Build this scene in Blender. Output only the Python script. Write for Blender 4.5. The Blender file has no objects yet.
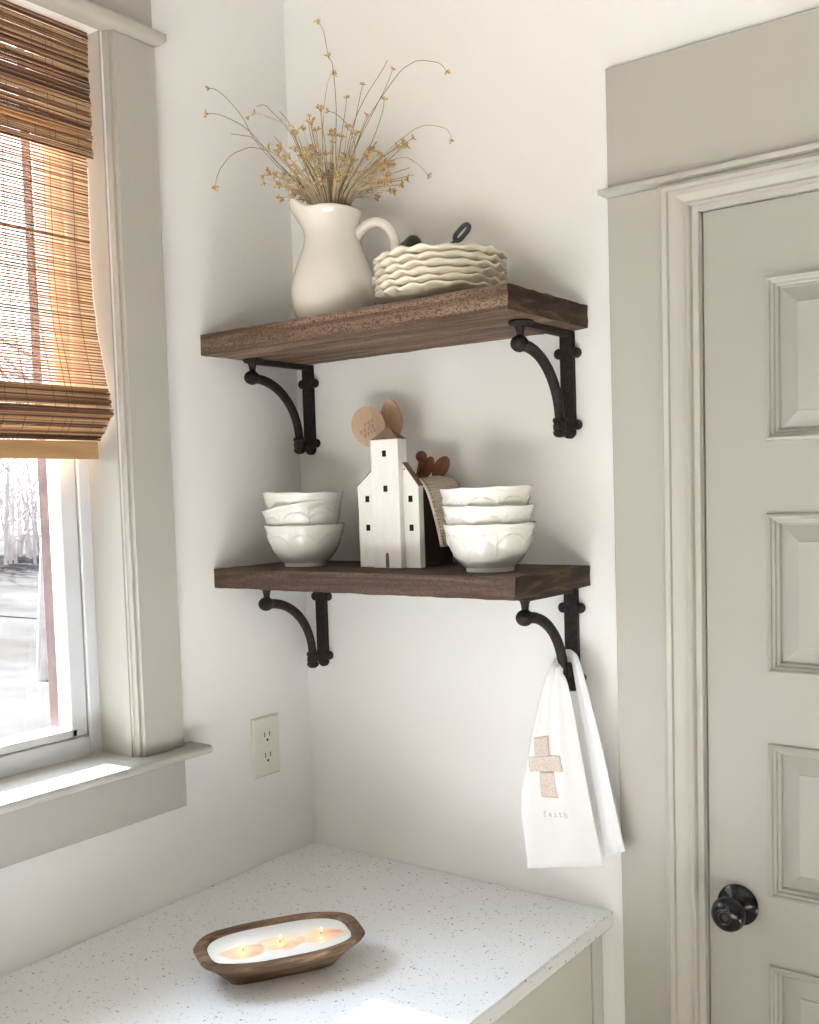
import bpy, bmesh, math, random
from mathutils import Vector, Matrix, noise

S = bpy.context.scene
COL = S.collection
R = math.radians
random.seed(7)

# ------------------------------------------------------------------ camera
FPX, CX, CY = 1023.085, 26.182, 34.637
cam_d = bpy.data.cameras.new('camera')
cam = bpy.data.objects.new('camera', cam_d)
COL.objects.link(cam)
cam_d.sensor_fit = 'AUTO'
cam_d.sensor_width = 36.0
cam_d.lens = FPX * 36.0 / 1024.0
cam_d.shift_x = -CX / 1024.0
cam_d.shift_y = CY / 1024.0
cam_d.clip_start = 0.02
cam_d.clip_end = 300
yaw, pitch, roll = R(35.79748), R(-3.02306), R(-1.75408)
fwd = Vector((-math.sin(yaw) * math.cos(pitch), math.cos(yaw) * math.cos(pitch), math.sin(pitch)))
rgt = Vector((math.cos(yaw), math.sin(yaw), 0))
upv = rgt.cross(fwd)
r2 = rgt * math.cos(roll) + upv * math.sin(roll)
u2 = -rgt * math.sin(roll) + upv * math.cos(roll)
m3 = Matrix((r2, u2, -fwd)).transposed()
cam.matrix_world = Matrix.Translation((1.38577, -1.47746, 1.60029)) @ m3.to_4x4()
S.camera = cam

# ------------------------------------------------------------------ world, sun, lights, exposure
w = bpy.data.worlds.new('sky')
S.world = w
w.use_nodes = True
bg = w.node_tree.nodes['Background']
bg.inputs[0].default_value = (0.92, 0.96, 1.0, 1)
bg.inputs[1].default_value = 3.6

sun_d = bpy.data.lights.new('sun', 'SUN')
sun_d.energy = 155.0
sun_d.angle = R(0.6)
sun_d.color = (0.97, 0.99, 1.0)
sun = bpy.data.objects.new('sun', sun_d)
COL.objects.link(sun)
sun.rotation_euler = Vector((1.0, 0.075, -0.583)).to_track_quat('-Z', 'Y').to_euler()


def sky_part(name, direction, energy, angle, color):
    """light from one broad part of the sky"""
    d = bpy.data.lights.new(name, 'SUN')
    d.energy = energy
    d.angle = R(angle)
    d.color = color
    o = bpy.data.objects.new(name, d)
    COL.objects.link(o)
    o.rotation_euler = Vector(direction).to_track_quat('-Z', 'Y').to_euler()


sky_part('high_sky', (1.0, 0.14, -0.72), 8.5, 44, (0.66, 0.82, 1.0))
sky_part('low_sky', (1.0, 0.10, -0.22), 5.0, 44, (0.64, 0.82, 1.0))

S.view_settings.view_transform = 'Standard'
S.view_settings.look = 'None'
S.view_settings.gamma = 1.0
S.view_settings.use_curve_mapping = False
S.view_settings.exposure = -0.02
S.cycles.use_denoising = True
S.cycles.max_bounces = 10
S.cycles.diffuse_bounces = 6
S.cycles.sample_clamp_indirect = 15.0
S.cycles.caustics_reflective = False
S.cycles.caustics_refractive = False


# ------------------------------------------------------------------ materials
def mat(name, col, rough=0.5, spec=0.5, **kw):
    m = bpy.data.materials.new(name)
    m.use_nodes = True
    b = m.node_tree.nodes['Principled BSDF']
    b.inputs['Base Color'].default_value = (*col, 1)
    b.inputs['Roughness'].default_value = rough
    b.inputs['Specular IOR Level'].default_value = spec
    for k, v in kw.items():
        b.inputs[k.replace('_', ' ')].default_value = v
    return m


def nt(m):
    return m.node_tree.nodes, m.node_tree.links, m.node_tree.nodes['Principled BSDF']


def noise_tex(m, scale, detail=4, vec_scale=(1, 1, 1), rough=0.55, rot=(0, 0, 0), dist=0.0):
    N, L, b = nt(m)
    tc = N.new('ShaderNodeTexCoord')
    mp = N.new('ShaderNodeMapping')
    mp.inputs['Scale'].default_value = vec_scale
    mp.inputs['Rotation'].default_value = rot
    L.new(tc.outputs['Object'], mp.inputs[0])
    n = N.new('ShaderNodeTexNoise')
    n.inputs['Scale'].default_value = scale
    n.inputs['Detail'].default_value = detail
    n.inputs['Roughness'].default_value = rough
    n.inputs['Distortion'].default_value = dist
    L.new(mp.outputs[0], n.inputs['Vector'])
    return n


def ramp(m, src, stops):
    N, L, b = nt(m)
    r = N.new('ShaderNodeValToRGB')
    cr = r.color_ramp
    while len(cr.elements) > 1:
        cr.elements.remove(cr.elements[-1])
    cr.elements[0].position = stops[0][0]
    cr.elements[0].color = (*stops[0][1], 1)
    for p, c in stops[1:]:
        e = cr.elements.new(p)
        e.color = (*c, 1)
    L.new(src, r.inputs[0])
    return r


def mix(m, fac, a, b_, mode='MIX'):
    N, L, b = nt(m)
    x = N.new('ShaderNodeMix')
    x.data_type = 'RGBA'
    x.blend_type = mode
    for sock, v in ((x.inputs[0], fac), (x.inputs[6], a), (x.inputs[7], b_)):
        if hasattr(v, 'is_output'):
            L.new(v, sock)
        elif isinstance(v, (int, float)):
            sock.default_value = v
        else:
            sock.default_value = (*v, 1)
    return x.outputs[2]


def bump(m, src, strength, dist=0.002):
    N, L, b = nt(m)
    bp = N.new('ShaderNodeBump')
    bp.inputs['Strength'].default_value = strength
    bp.inputs['Distance'].default_value = dist
    L.new(src, bp.inputs['Height'])
    L.new(bp.outputs[0], b.inputs['Normal'])


def setcol(m, sock):
    N, L, b = nt(m)
    L.new(sock, b.inputs['Base Color'])


M = {}
m = M['wall'] = mat('warm_white_wall_paint', (0.82, 0.812, 0.795), 0.75, 0.25)
n = noise_tex(m, 260, 3)
bump(m, n.outputs[0], 0.06, 0.001)
m = M['trim'] = mat('greige_trim_paint', (0.405, 0.388, 0.346), 0.42, 0.4)
n = noise_tex(m, 40, 3)
bump(m, n.outputs[0], 0.03, 0.001)
m = M['door'] = mat('pale_greige_door_paint', (0.350, 0.335, 0.298), 0.42, 0.4)
n = noise_tex(m, 8, 3, (1, 1, 0.06))
bump(m, n.outputs[0], 0.03, 0.001)
M['cabinet'] = mat('greige_cabinet_paint', (0.60, 0.585, 0.535), 0.45, 0.4)
n = noise_tex(M['cabinet'], 30, 2)
bump(M['cabinet'], n.outputs[0], 0.03, 0.001)
M['vinyl'] = mat('white_vinyl', (0.54, 0.55, 0.58), 0.4, 0.3)
n = noise_tex(M['vinyl'], 60, 2)
bump(M['vinyl'], n.outputs[0], 0.02, 0.001)
M['ceiling'] = mat('ceiling_paint', (0.36, 0.35, 0.33), 0.9, 0.2)
n = noise_tex(M['ceiling'], 120, 3)
bump(M['ceiling'], n.outputs[0], 0.1, 0.002)
m = M['floor'] = mat('pale_oak_floor', (0.5, 0.38, 0.27), 0.45, 0.4)
n = noise_tex(m, 6, 6, (1, 12, 1))
setcol(m, ramp(m, n.outputs[0], [(0.3, (0.57, 0.535, 0.485)), (0.7, (0.67, 0.635, 0.585))]).outputs[0])

# speckled quartz
m = M['quartz'] = mat('white_speckled_quartz', (0.8, 0.79, 0.78), 0.15, 0.65)
N, L, b = nt(m)
tc = N.new('ShaderNodeTexCoord')


def vor(scale, th, soft, warp=0.35):
    wn = N.new('ShaderNodeTexNoise')
    wn.inputs['Scale'].default_value = scale * 1.7
    wn.inputs['Detail'].default_value = 2
    L.new(tc.outputs['Object'], wn.inputs['Vector'])
    ad = N.new('ShaderNodeMix')
    ad.data_type = 'RGBA'
    ad.blend_type = 'LINEAR_LIGHT'
    ad.inputs[0].default_value = warp / scale
    L.new(tc.outputs['Object'], ad.inputs[6])
    L.new(wn.outputs['Color'], ad.inputs[7])
    v = N.new('ShaderNodeTexVoronoi')
    v.inputs['Scale'].default_value = scale
    v.inputs['Randomness'].default_value = 1
    L.new(ad.outputs[2], v.inputs['Vector'])
    # keep only some of the cells: size of the speck follows a random value of its cell
    sp = N.new('ShaderNodeSeparateColor')
    L.new(v.outputs['Color'], sp.inputs[0])
    mr = N.new('ShaderNodeMapRange')
    mr.inputs[1].default_value = 0.35
    mr.inputs[2].default_value = 1.0
    mr.inputs[3].default_value = 0.0
    mr.inputs[4].default_value = th
    L.new(sp.outputs[0], mr.inputs[0])
    sub = N.new('ShaderNodeMath')
    sub.operation = 'SUBTRACT'
    L.new(mr.outputs[0], sub.inputs[0])
    L.new(v.outputs['Distance'], sub.inputs[1])
    mu = N.new('ShaderNodeMath')
    mu.operation = 'MULTIPLY'
    mu.use_clamp = True
    mu.inputs[1].default_value = 1 / soft
    L.new(sub.outputs[0], mu.inputs[0])
    return mu.outputs[0], sp.outputs[1]


f1, c1 = vor(150, 0.37, 0.13)
f2, c2 = vor(250, 0.36, 0.14)
base = mix(m, 0.0, (0.84, 0.85, 0.865), (0.7, 0.7, 0.7))
sc1 = ramp(m, c1, [(0.0, (0.29, 0.25, 0.22)), (0.35, (0.43, 0.41, 0.40)), (0.7, (0.54, 0.49, 0.43)), (1.0, (0.36, 0.31, 0.26))])
sc2 = ramp(m, c2, [(0.0, (0.50, 0.45, 0.40)), (0.5, (0.58, 0.56, 0.54)), (1.0, (0.42, 0.36, 0.31))])
c = mix(m, f2, base, sc2.outputs[0])
c = mix(m, f1, c, sc1.outputs[0])
setcol(m, c)


def wood(name, stops, sc=(3, 40, 40), scale=1.0, rough=0.6, speck=0.0, speck_col=(0.05, 0.03, 0.02), bmp=0.25):
    m = mat(name, stops[0][1], rough, 0.3)
    n = noise_tex(m, scale, 7, sc, 0.62, dist=0.6)
    r = ramp(m, n.outputs[0], stops)
    out = r.outputs[0]
    if speck:
        n2 = noise_tex(m, 430, 4, (0.55, 1, 1), 0.65)
        r2_ = ramp(m, n2.outputs[0], [(0.40, (1, 1, 1)), (0.52, (0, 0, 0))])
        N, L, b = nt(m)
        mm = N.new('ShaderNodeMath')
        mm.operation = 'MULTIPLY'
        mm.inputs[1].default_value = speck
        L.new(r2_.outputs[0], mm.inputs[0])
        out = mix(m, mm.outputs[0], out, speck_col)
    setcol(m, out)
    bump(m, n.outputs[0], bmp, 0.003)
    return m


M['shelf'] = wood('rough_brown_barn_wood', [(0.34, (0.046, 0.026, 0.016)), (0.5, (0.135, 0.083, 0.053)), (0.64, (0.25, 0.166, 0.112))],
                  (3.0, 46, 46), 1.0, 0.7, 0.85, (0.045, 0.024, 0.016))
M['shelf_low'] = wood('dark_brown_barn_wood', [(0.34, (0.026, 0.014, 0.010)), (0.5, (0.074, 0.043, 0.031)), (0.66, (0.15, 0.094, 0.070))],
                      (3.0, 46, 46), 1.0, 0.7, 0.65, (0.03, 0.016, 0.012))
M['end_grain'] = wood('dark_end_grain', [(0.36, (0.009, 0.005, 0.004)), (0.52, (0.045, 0.025, 0.016)), (0.68, (0.15, 0.092, 0.053))],
                      (20, 9, 45), 1.0, 0.7, 0.6, (0.015, 0.009, 0.007), 0.4)
M['dough'] = wood('brown_carved_wood', [(0.34, (0.040, 0.020, 0.011)), (0.5, (0.125, 0.074, 0.042)), (0.68, (0.32, 0.215, 0.13))],
                  (7, 40, 40), 1.0, 0.55, 0.3, (0.06, 0.03, 0.018), 0.3)
M['spoon_wood'] = wood('pale_beech_wood', [(0.3, (0.42, 0.285, 0.19)), (0.7, (0.60, 0.45, 0.325))], (30, 30, 5), 1.0, 0.55, 0, bmp=0.05)
M['red_wood'] = wood('reddish_wood', [(0.3, (0.105, 0.042, 0.025)), (0.7, (0.27, 0.118, 0.068))], (40, 40, 8), 1.0, 0.5, 0, bmp=0.05)
M['roof_wood'] = wood('brown_roof_wood', [(0.3, (0.13, 0.08, 0.05)), (0.7, (0.27, 0.18, 0.12))], (40, 40, 40), 1.0, 0.7, 0, bmp=0.1)
M['dark_box'] = wood('dark_stained_wood', [(0.3, (0.018, 0.010, 0.008)), (0.7, (0.060, 0.032, 0.024))], (30, 30, 4), 1.0, 0.6, 0, bmp=0.1)
M['bamboo_bar'] = wood('honey_bamboo_bar', [(0.3, (0.30, 0.17, 0.075)), (0.7, (0.44, 0.28, 0.135))], (30, 3, 30), 1.0, 0.5, 0, bmp=0.05)

m = M['iron'] = mat('dark_cast_iron', (0.020, 0.015, 0.013), 0.6, 0.3, Metallic=0.15)
n = noise_tex(m, 160, 4)
setcol(m, ramp(m, n.outputs[0], [(0.35, (0.008, 0.0062, 0.0055)), (0.7, (0.030, 0.021, 0.018))]).outputs[0])
bump(m, n.outputs[0], 0.25, 0.001)
M['screw'] = mat('dark_screw', (0.012, 0.010, 0.010), 0.4, 0.5, Metallic=0.6)
M['black'] = mat('black_iron_enamel', (0.012, 0.012, 0.014), 0.32, 0.5)
n = noise_tex(M['black'], 90, 2)
bump(M['black'], n.outputs[0], 0.03, 0.001)
M['knob'] = mat('glossy_black_metal', (0.006, 0.006, 0.007), 0.16, 0.4)
n = noise_tex(M['knob'], 30, 2)
bump(M['knob'], n.outputs[0], 0.01, 0.001)
M['ring'] = mat('pewter_ring', (0.10, 0.10, 0.12), 0.25, 0.6, Metallic=0.9)

m = M['cream'] = mat('cream_glazed_ceramic', (0.80, 0.755, 0.685), 0.12, 0.6, Coat_Weight=1.0, Coat_Roughness=0.03)
n = noise_tex(m, 12, 3)
bump(m, n.outputs[0], 0.03, 0.003)
m = M['plate'] = mat('cream_plate_ceramic', (0.76, 0.69, 0.56), 0.28, 0.5)
n = noise_tex(m, 30, 3)
bump(m, n.outputs[0], 0.05, 0.002)
m = M['bowl'] = mat('ivory_glazed_ceramic', (0.70, 0.68, 0.635), 0.15, 0.55, Coat_Weight=0.3)
n = noise_tex(m, 140, 4)
bump(m, n.outputs[0], 0.10, 0.001)
m = M['house'] = mat('chalky_white_paint', (0.82, 0.79, 0.745), 0.7, 0.3)
n = noise_tex(m, 60, 4, (1, 1, 0.3))
setcol(m, ramp(m, n.outputs[0], [(0.3, (0.79, 0.765, 0.725)), (0.6, (0.85, 0.83, 0.795))]).outputs[0])
bump(m, n.outputs[0], 0.08, 0.001)
M['window_dark'] = mat('near_black_hole_shade', (0.012, 0.009, 0.007), 0.8, 0.2)  # darkness of cut holes put into the colour of raised blocks
n = noise_tex(M['window_dark'], 200, 2)
bump(M['window_dark'], n.outputs[0], 0.1, 0.001)
m = M['linen'] = mat('white_linen', (0.76, 0.765, 0.78), 0.9, 0.15, Sheen_Weight=0.15)
n = noise_tex(m, 700, 2)
bump(m, n.outputs[0], 0.15, 0.0006)
m = M['patch'] = mat('beige_stitched_patch', (0.60, 0.52, 0.47), 0.95, 0.1)
n = noise_tex(m, 420, 3)
setcol(m, ramp(m, n.outputs[0], [(0.35, (0.52, 0.44, 0.40)), (0.65, (0.68, 0.60, 0.55))]).outputs[0])
bump(m, n.outputs[0], 0.5, 0.001)
M['thread'] = mat('grey_thread', (0.42, 0.41, 0.41), 0.9, 0.1)
m = M['cloth'] = mat('tan_waffle_cloth', (0.46, 0.40, 0.335), 0.95, 0.1)
N, L, b = nt(m)
tc = N.new('ShaderNodeTexCoord')
v = N.new('ShaderNodeTexVoronoi')
v.inputs['Scale'].default_value = 210
v.inputs['Randomness'].default_value = 0.15
L.new(tc.outputs['Object'], v.inputs['Vector'])
setcol(m, ramp(m, v.outputs['Distance'], [(0.1, (0.36, 0.31, 0.26)), (0.5, (0.60, 0.53, 0.455))]).outputs[0])
bump(m, v.outputs['Distance'], 0.8, 0.002)
M['stitch'] = mat('brown_stitching', (0.25, 0.15, 0.08), 0.9, 0.1)
M['wax'] = mat('white_candle_wax', (0.88, 0.86, 0.82), 0.35, 0.4, Subsurface_Weight=0.25, Subsurface_Scale=0.01)
n = noise_tex(M['wax'], 25, 2)
bump(M['wax'], n.outputs[0], 0.08, 0.002)
M['melt'] = mat('glow_tinted_melted_wax', (0.90, 0.60, 0.34), 0.12, 0.5, Subsurface_Weight=0.25, Subsurface_Scale=0.01)  # melted wax, with the flame glow mixed into its peach colour
n = noise_tex(M['melt'], 30, 2)
setcol(M['melt'], ramp(M['melt'], n.outputs[0], [(0.35, (0.90, 0.63, 0.45)), (0.65, (0.91, 0.72, 0.56))]).outputs[0])
M['glow_rim'] = mat('wax_glow_rim', (0.90, 0.78, 0.66), 0.2, 0.5, Subsurface_Weight=0.25, Subsurface_Scale=0.01)  # paler ring that fades out the glow painted on the wax
n = noise_tex(M['glow_rim'], 30, 2)
bump(M['glow_rim'], n.outputs[0], 0.05, 0.002)
M['wick'] = mat('charred_wick', (0.03, 0.025, 0.02), 0.9, 0.1)
M['plastic'] = mat('ivory_outlet_plastic', (0.70, 0.67, 0.59), 0.35, 0.45)
n = noise_tex(M['plastic'], 50, 2)
bump(M['plastic'], n.outputs[0], 0.02, 0.001)
M['slot'] = mat('dark_slot', (0.05, 0.04, 0.03), 0.8, 0.2)
m = M['straw'] = mat('dry_straw_stem', (0.36, 0.27, 0.155), 0.8, 0.2)
n = noise_tex(m, 40, 2)
setcol(m, ramp(m, n.outputs[0], [(0.35, (0.36, 0.28, 0.17)), (0.65, (0.66, 0.56, 0.38))]).outputs[0])
M['grey_stem'] = mat('dry_grey_brown_stem', (0.20, 0.155, 0.11), 0.8, 0.2)
m = M['flower'] = mat('dried_ochre_flower', (0.42, 0.25, 0.085), 0.85, 0.2)
n = noise_tex(m, 330, 2)
setcol(m, ramp(m, n.outputs[0], [(0.34, (0.19, 0.10, 0.038)), (0.47, (0.46, 0.29, 0.115)), (0.64, (0.76, 0.58, 0.33))]).outputs[0])
m = M['brick'] = mat('dusty_red_cladding', (0.34, 0.20, 0.17), 1.0, 0.0)
n = noise_tex(m, 30, 4)
setcol(m, ramp(m, n.outputs[0], [(0.35, (0.060, 0.040, 0.038)), (0.65, (0.085, 0.062, 0.059))]).outputs[0])
m = M['bark'] = mat('pale_grey_bark', (0.30, 0.25, 0.24), 1.0, 0.0)
n = noise_tex(m, 3, 4)
setcol(m, ramp(m, n.outputs[0], [(0.35, (0.27, 0.25, 0.25)), (0.65, (0.36, 0.34, 0.34))]).outputs[0])
m = M['snow'] = mat('wintry_ground', (0.1, 0.1, 0.1), 1.0, 0.0)
n = noise_tex(m, 0.22, 8, (1, 1.6, 1), 0.68)
setcol(m, ramp(m, n.outputs[0], [(0.36, (0.026, 0.024, 0.022)), (0.50, (0.034, 0.033, 0.033)), (0.64, (0.044, 0.044, 0.047))]).outputs[0])

# bamboo slats: colour runs in long streaks along each slat and changes from slat to slat
def bamboo(name, cols, transl):
    m = bpy.data.materials.new(name)
    m.use_nodes = True
    N, L, b = nt(m)
    n = noise_tex(m, 1.0, 2, (1, 1.1, 430), 0.5)
    r = ramp(m, n.outputs[0], cols)
    L.new(r.outputs[0], b.inputs['Base Color'])
    b.inputs['Roughness'].default_value = 0.5
    t = N.new('ShaderNodeBsdfTranslucent')
    L.new(r.outputs[0], t.inputs[0])
    mx = N.new('ShaderNodeMixShader')
    mx.inputs[0].default_value = transl
    out = N['Material Output']
    L.new(b.outputs[0], mx.inputs[1])
    L.new(t.outputs[0], mx.inputs[2])
    L.new(mx.outputs[0], out.inputs[0])
    return m


M['slat'] = bamboo('woven_bamboo_slats', [(0.38, (0.040, 0.013, 0.010)), (0.46, (0.16, 0.070, 0.033)), (0.56, (0.34, 0.195, 0.090)), (0.72, (0.58, 0.41, 0.24))], 0.02)
M['slat_thin'] = bamboo('thin_bamboo_slats', [(0.30, (0.10, 0.035, 0.014)), (0.5, (0.36, 0.175, 0.07)), (0.70, (0.48, 0.36, 0.235))], 0.015)  # brown tones of the open-weave panel
M['cord'] = mat('brown_weaving_thread', (0.16, 0.08, 0.04), 0.9, 0.1)
M['selvage'] = mat('white_selvage', (0.85, 0.82, 0.78), 0.8, 0.2)

# thin window glass
m = bpy.data.materials.new('window_glass')
m.use_nodes = True
N, L = m.node_tree.nodes, m.node_tree.links
N.remove(N['Principled BSDF'])
tr = N.new('ShaderNodeBsdfTransparent')
gl = N.new('ShaderNodeBsdfGlossy')
gl.inputs['Roughness'].default_value = 0.02
lw = N.new('ShaderNodeLayerWeight')
lw.inputs[0].default_value = 0.5
pw = N.new('ShaderNodeMath')
pw.operation = 'POWER'
pw.inputs[1].default_value = 5.0
L.new(lw.outputs['Facing'], pw.inputs[0])
fr = N.new('ShaderNodeMath')
fr.operation = 'MULTIPLY_ADD'
fr.inputs[1].default_value = 0.96
fr.inputs[2].default_value = 0.035
L.new(pw.outputs[0], fr.inputs[0])
mx = N.new('ShaderNodeMixShader')
L.new(fr.outputs[0], mx.inputs[0])
L.new(tr.outputs[0], mx.inputs[1])
L.new(gl.outputs[0], mx.inputs[2])
L.new(mx.outputs[0], N['Material Output'].inputs[0])
M['glass'] = m

m = bpy.data.materials.new('candle_flame')
m.use_nodes = True
N, L = m.node_tree.nodes, m.node_tree.links
N.remove(N['Principled BSDF'])
em = N.new('ShaderNodeEmission')
em.inputs[0].default_value = (1.0, 0.72, 0.32, 1)
em.inputs[1].default_value = 2.2
L.new(em.outputs[0], N['Material Output'].inputs[0])
M['flame'] = m


# ------------------------------------------------------------------ mesh helpers
def finish(name, bm, m, parent=None, loc=None, smooth=40, bevel=0.0, seg=2, rot=None):
    bmesh.ops.recalc_face_normals(bm, faces=bm.faces[:])
    me = bpy.data.meshes.new(name)
    bm.to_mesh(me)
    bm.free()
    for x in (m if isinstance(m, (list, tuple)) else [m]):
        me.materials.append(x)
    if smooth:
        me.polygons.foreach_set('use_smooth', [True] * len(me.polygons))
        me.set_sharp_from_angle(angle=R(smooth))
    o = bpy.data.objects.new(name, me)
    COL.objects.link(o)
    if bevel:
        bv = o.modifiers.new('bevel', 'BEVEL')
        bv.width = bevel
        bv.segments = seg
        bv.limit_method = 'ANGLE'
        bv.angle_limit = R(40)
    if loc:
        o.location = loc
    if rot:
        o.rotation_euler = rot
    if parent:
        o.parent = parent
    return o


def box(bm, x0, x1, y0, y1, z0, z1):
    vs = [bm.verts.new((x, y, z)) for z in (z0, z1) for x, y in ((x0, y0), (x1, y0), (x1, y1), (x0, y1))]
    for f in ((0, 3, 2, 1), (4, 5, 6, 7), (0, 1, 5, 4), (1, 2, 6, 5), (2, 3, 7, 6), (3, 0, 4, 7)):
        bm.faces.new([vs[i] for i in f])
    return vs


def prism(bm, poly, d0, d1, axis='y'):
    """poly in the two other axes (in x,y,z order), extruded along axis"""
    def p(a, b_, d):
        return {'y': (a, d, b_), 'x': (d, a, b_), 'z': (a, b_, d)}[axis]
    A = [bm.verts.new(p(a, b_, d0)) for a, b_ in poly]
    B = [bm.verts.new(p(a, b_, d1)) for a, b_ in poly]
    bm.faces.new(A)
    bm.faces.new(B[::-1])
    k = len(poly)
    for i in range(k):
        bm.faces.new((A[i], A[(i + 1) % k], B[(i + 1) % k], B[i]))


def tube(bm, pts, rad, seg=8, cap=True, flat=1.0):
    pts = [Vector(p) for p in pts]
    k = len(pts)
    rads = rad if isinstance(rad, (list, tuple)) else [rad] * k
    prev = None
    rings = []
    for i, p in enumerate(pts):
        t = (pts[min(i + 1, k - 1)] - pts[max(i - 1, 0)]).normalized()
        if prev is None:
            a = Vector((0, 0, 1)) if abs(t.z) < 0.9 else Vector((1, 0, 0))
            nrm = t.cross(a).normalized()
        else:
            nrm = (prev - t * prev.dot(t)).normalized()
        prev = nrm
        bi = t.cross(nrm)
        rings.append([bm.verts.new(p + (nrm * math.cos(2 * math.pi * j / seg) + bi * math.sin(2 * math.pi * j / seg) * flat) * rads[i]) for j in range(seg)])
    for a, b_ in zip(rings, rings[1:]):
        for j in range(seg):
            bm.faces.new((a[j], a[(j + 1) % seg], b_[(j + 1) % seg], b_[j]))
    if cap:
        bm.faces.new(rings[0][::-1])
        bm.faces.new(rings[-1])


def lathe(bm, prof, seg=48, fn=None, closed=False, M4=None):
    """prof: (r, z) list; fn(r, z, theta, i) -> (r, z) ; end points with r==0 become poles"""
    rings = []
    for i, (r, z) in enumerate(prof):
        if r < 1e-7:
            rings.append([bm.verts.new((0, 0, z))])
            continue
        ring = []
        for j in range(seg):
            th = 2 * math.pi * j / seg
            rr, zz = fn(r, z, th, i) if fn else (r, z)
            ring.append(bm.verts.new((rr * math.cos(th), rr * math.sin(th), zz)))
        rings.append(ring)
    if closed:
        rings.append(rings[0])
    for a, b_ in zip(rings, rings[1:]):
        for j in range(seg):
            j2 = (j + 1) % seg
            if len(a) == 1 and len(b_) > 1:
                bm.faces.new((a[0], b_[j2], b_[j]))
            elif len(b_) == 1 and len(a) > 1:
                bm.faces.new((a[j], a[j2], b_[0]))
            elif len(a) > 1:
                bm.faces.new((a[j], a[j2], b_[j2], b_[j]))
    if M4 is not None:
        vs = set(v for r in rings for v in r)
        bmesh.ops.transform(bm, matrix=M4, verts=list(vs))


def ball(bm, c, r, u=12, v=8, sc=(1, 1, 1), rot=None):
    mt = Matrix.Translation(c) @ (rot.to_4x4() if rot else Matrix.Identity(4)) @ Matrix.Diagonal((sc[0], sc[1], sc[2], 1))
    bmesh.ops.create_uvsphere(bm, u_segments=u, v_segments=v, radius=r, matrix=mt)


def smooth_curve(pts, n=6):
    P = [Vector(p) for p in pts]
    P = [P[0] * 2 - P[1]] + P + [P[-1] * 2 - P[-2]]
    out = []
    for i in range(1, len(P) - 2):
        p0, p1, p2, p3 = P[i - 1:i + 3]
        for k in range(n):
            t = k / n
            out.append(0.5 * ((2 * p1) + (p2 - p0) * t + (2 * p0 - 5 * p1 + 4 * p2 - p3) * t * t + (3 * p1 - p0 - 3 * p2 + p3) * t ** 3))
    out.append(P[-2])
    return out


def interp(tab, x):
    for (a, va), (b_, vb) in zip(tab, tab[1:]):
        if x <= b_:
            t = max(0.0, (x - a) / (b_ - a))
            return va + (vb - va) * t
    return tab[-1][1]


def tag(o, label, cat, group=None, kind=None):
    if label:
        o['label'] = label
    if cat:
        o['category'] = cat
    if group:
        o['group'] = group
    if kind:
        o['kind'] = kind
    return o


def thing(name, label, cat, loc=(0, 0, 0), rot=(0, 0, 0), group=None):
    o = bpy.data.objects.new(name, None)
    o.empty_display_size = 0.05
    COL.objects.link(o)
    o.location = loc
    o.rotation_euler = rot
    return tag(o, label, cat, group)


def struct(o):
    o['kind'] = 'structure'
    return o


def dup(o, parent=None):
    c = o.copy()
    COL.objects.link(c)
    if parent:
        c.parent = parent
    for ch in list(o.children):
        dup(ch, c)
    return c


# ------------------------------------------------------------------ the room
WY0, WY1, WZ0, WZ1 = -1.36, -0.424, 1.160, 2.348      # kitchen window opening in the left wall
bm = bmesh.new()
box(bm, -0.13, 0, WY1, 0.12, 0, 2.75)
PY0, PY1, PZ1 = -5.35, -3.10, 2.05                      # unseen glazed door opening, added so floor sun lights the corner
box(bm, -0.13, 0, PY1, WY0, 0, 2.75)
box(bm, -0.13, 0, -7.0, PY0, 0, 2.75)
box(bm, -0.13, 0, PY0, PY1, PZ1, 2.75)
box(bm, -0.13, 0, WY0, WY1, 0, WZ0)
box(bm, -0.13, 0, WY0, WY1, WZ1, 2.75)
struct(finish('wall_left', bm, M['wall'], smooth=0))
DX0, DX1, DZ = 0.8025, 1.592, 2.003
bm = bmesh.new()
box(bm, 0, DX0, 0, 0.12, 0, 2.75)
box(bm, DX1, 6.6, 0, 0.12, 0, 2.75)
box(bm, DX0, DX1, 0, 0.12, DZ, 2.75)
struct(finish('wall_back', bm, M['wall'], smooth=0))
bm = bmesh.new()
box(bm, 6.6, 6.72, -7.0, 0.12, 0, 2.75)
struct(finish('wall_right', bm, M['door'], smooth=0))
bm = bmesh.new()
box(bm, -0.13, 6.72, -7.12, -7.0, 0, 2.75)
struct(finish('wall_front', bm, M['door'], smooth=0))
bm = bmesh.new()
box(bm, -0.13, 6.72, -7.12, 0.12, 2.75, 2.85)
struct(finish('ceiling', bm, M['ceiling'], smooth=0))
bm = bmesh.new()
box(bm, -0.13, 6.72, -7.12, 0.12, -0.1, 0)
struct(finish('floor', bm, M['floor'], smooth=0))

# outdoors
bm = bmesh.new()
g = [[bm.verts.new((-0.6 - i * 2.2, -14 + j * 2.2, -0.75 + 0.15 * noise.noise((i * .35, j * .35, 0)) + max(0, i - 8) * 0.045)) for j in range(24)] for i in range(24)]
for i in range(23):
    for j in range(23):
        bm.faces.new((g[i][j], g[i + 1][j], g[i + 1][j + 1], g[i][j + 1]))
struct(finish('ground', bm, M['snow'], smooth=60))

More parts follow.
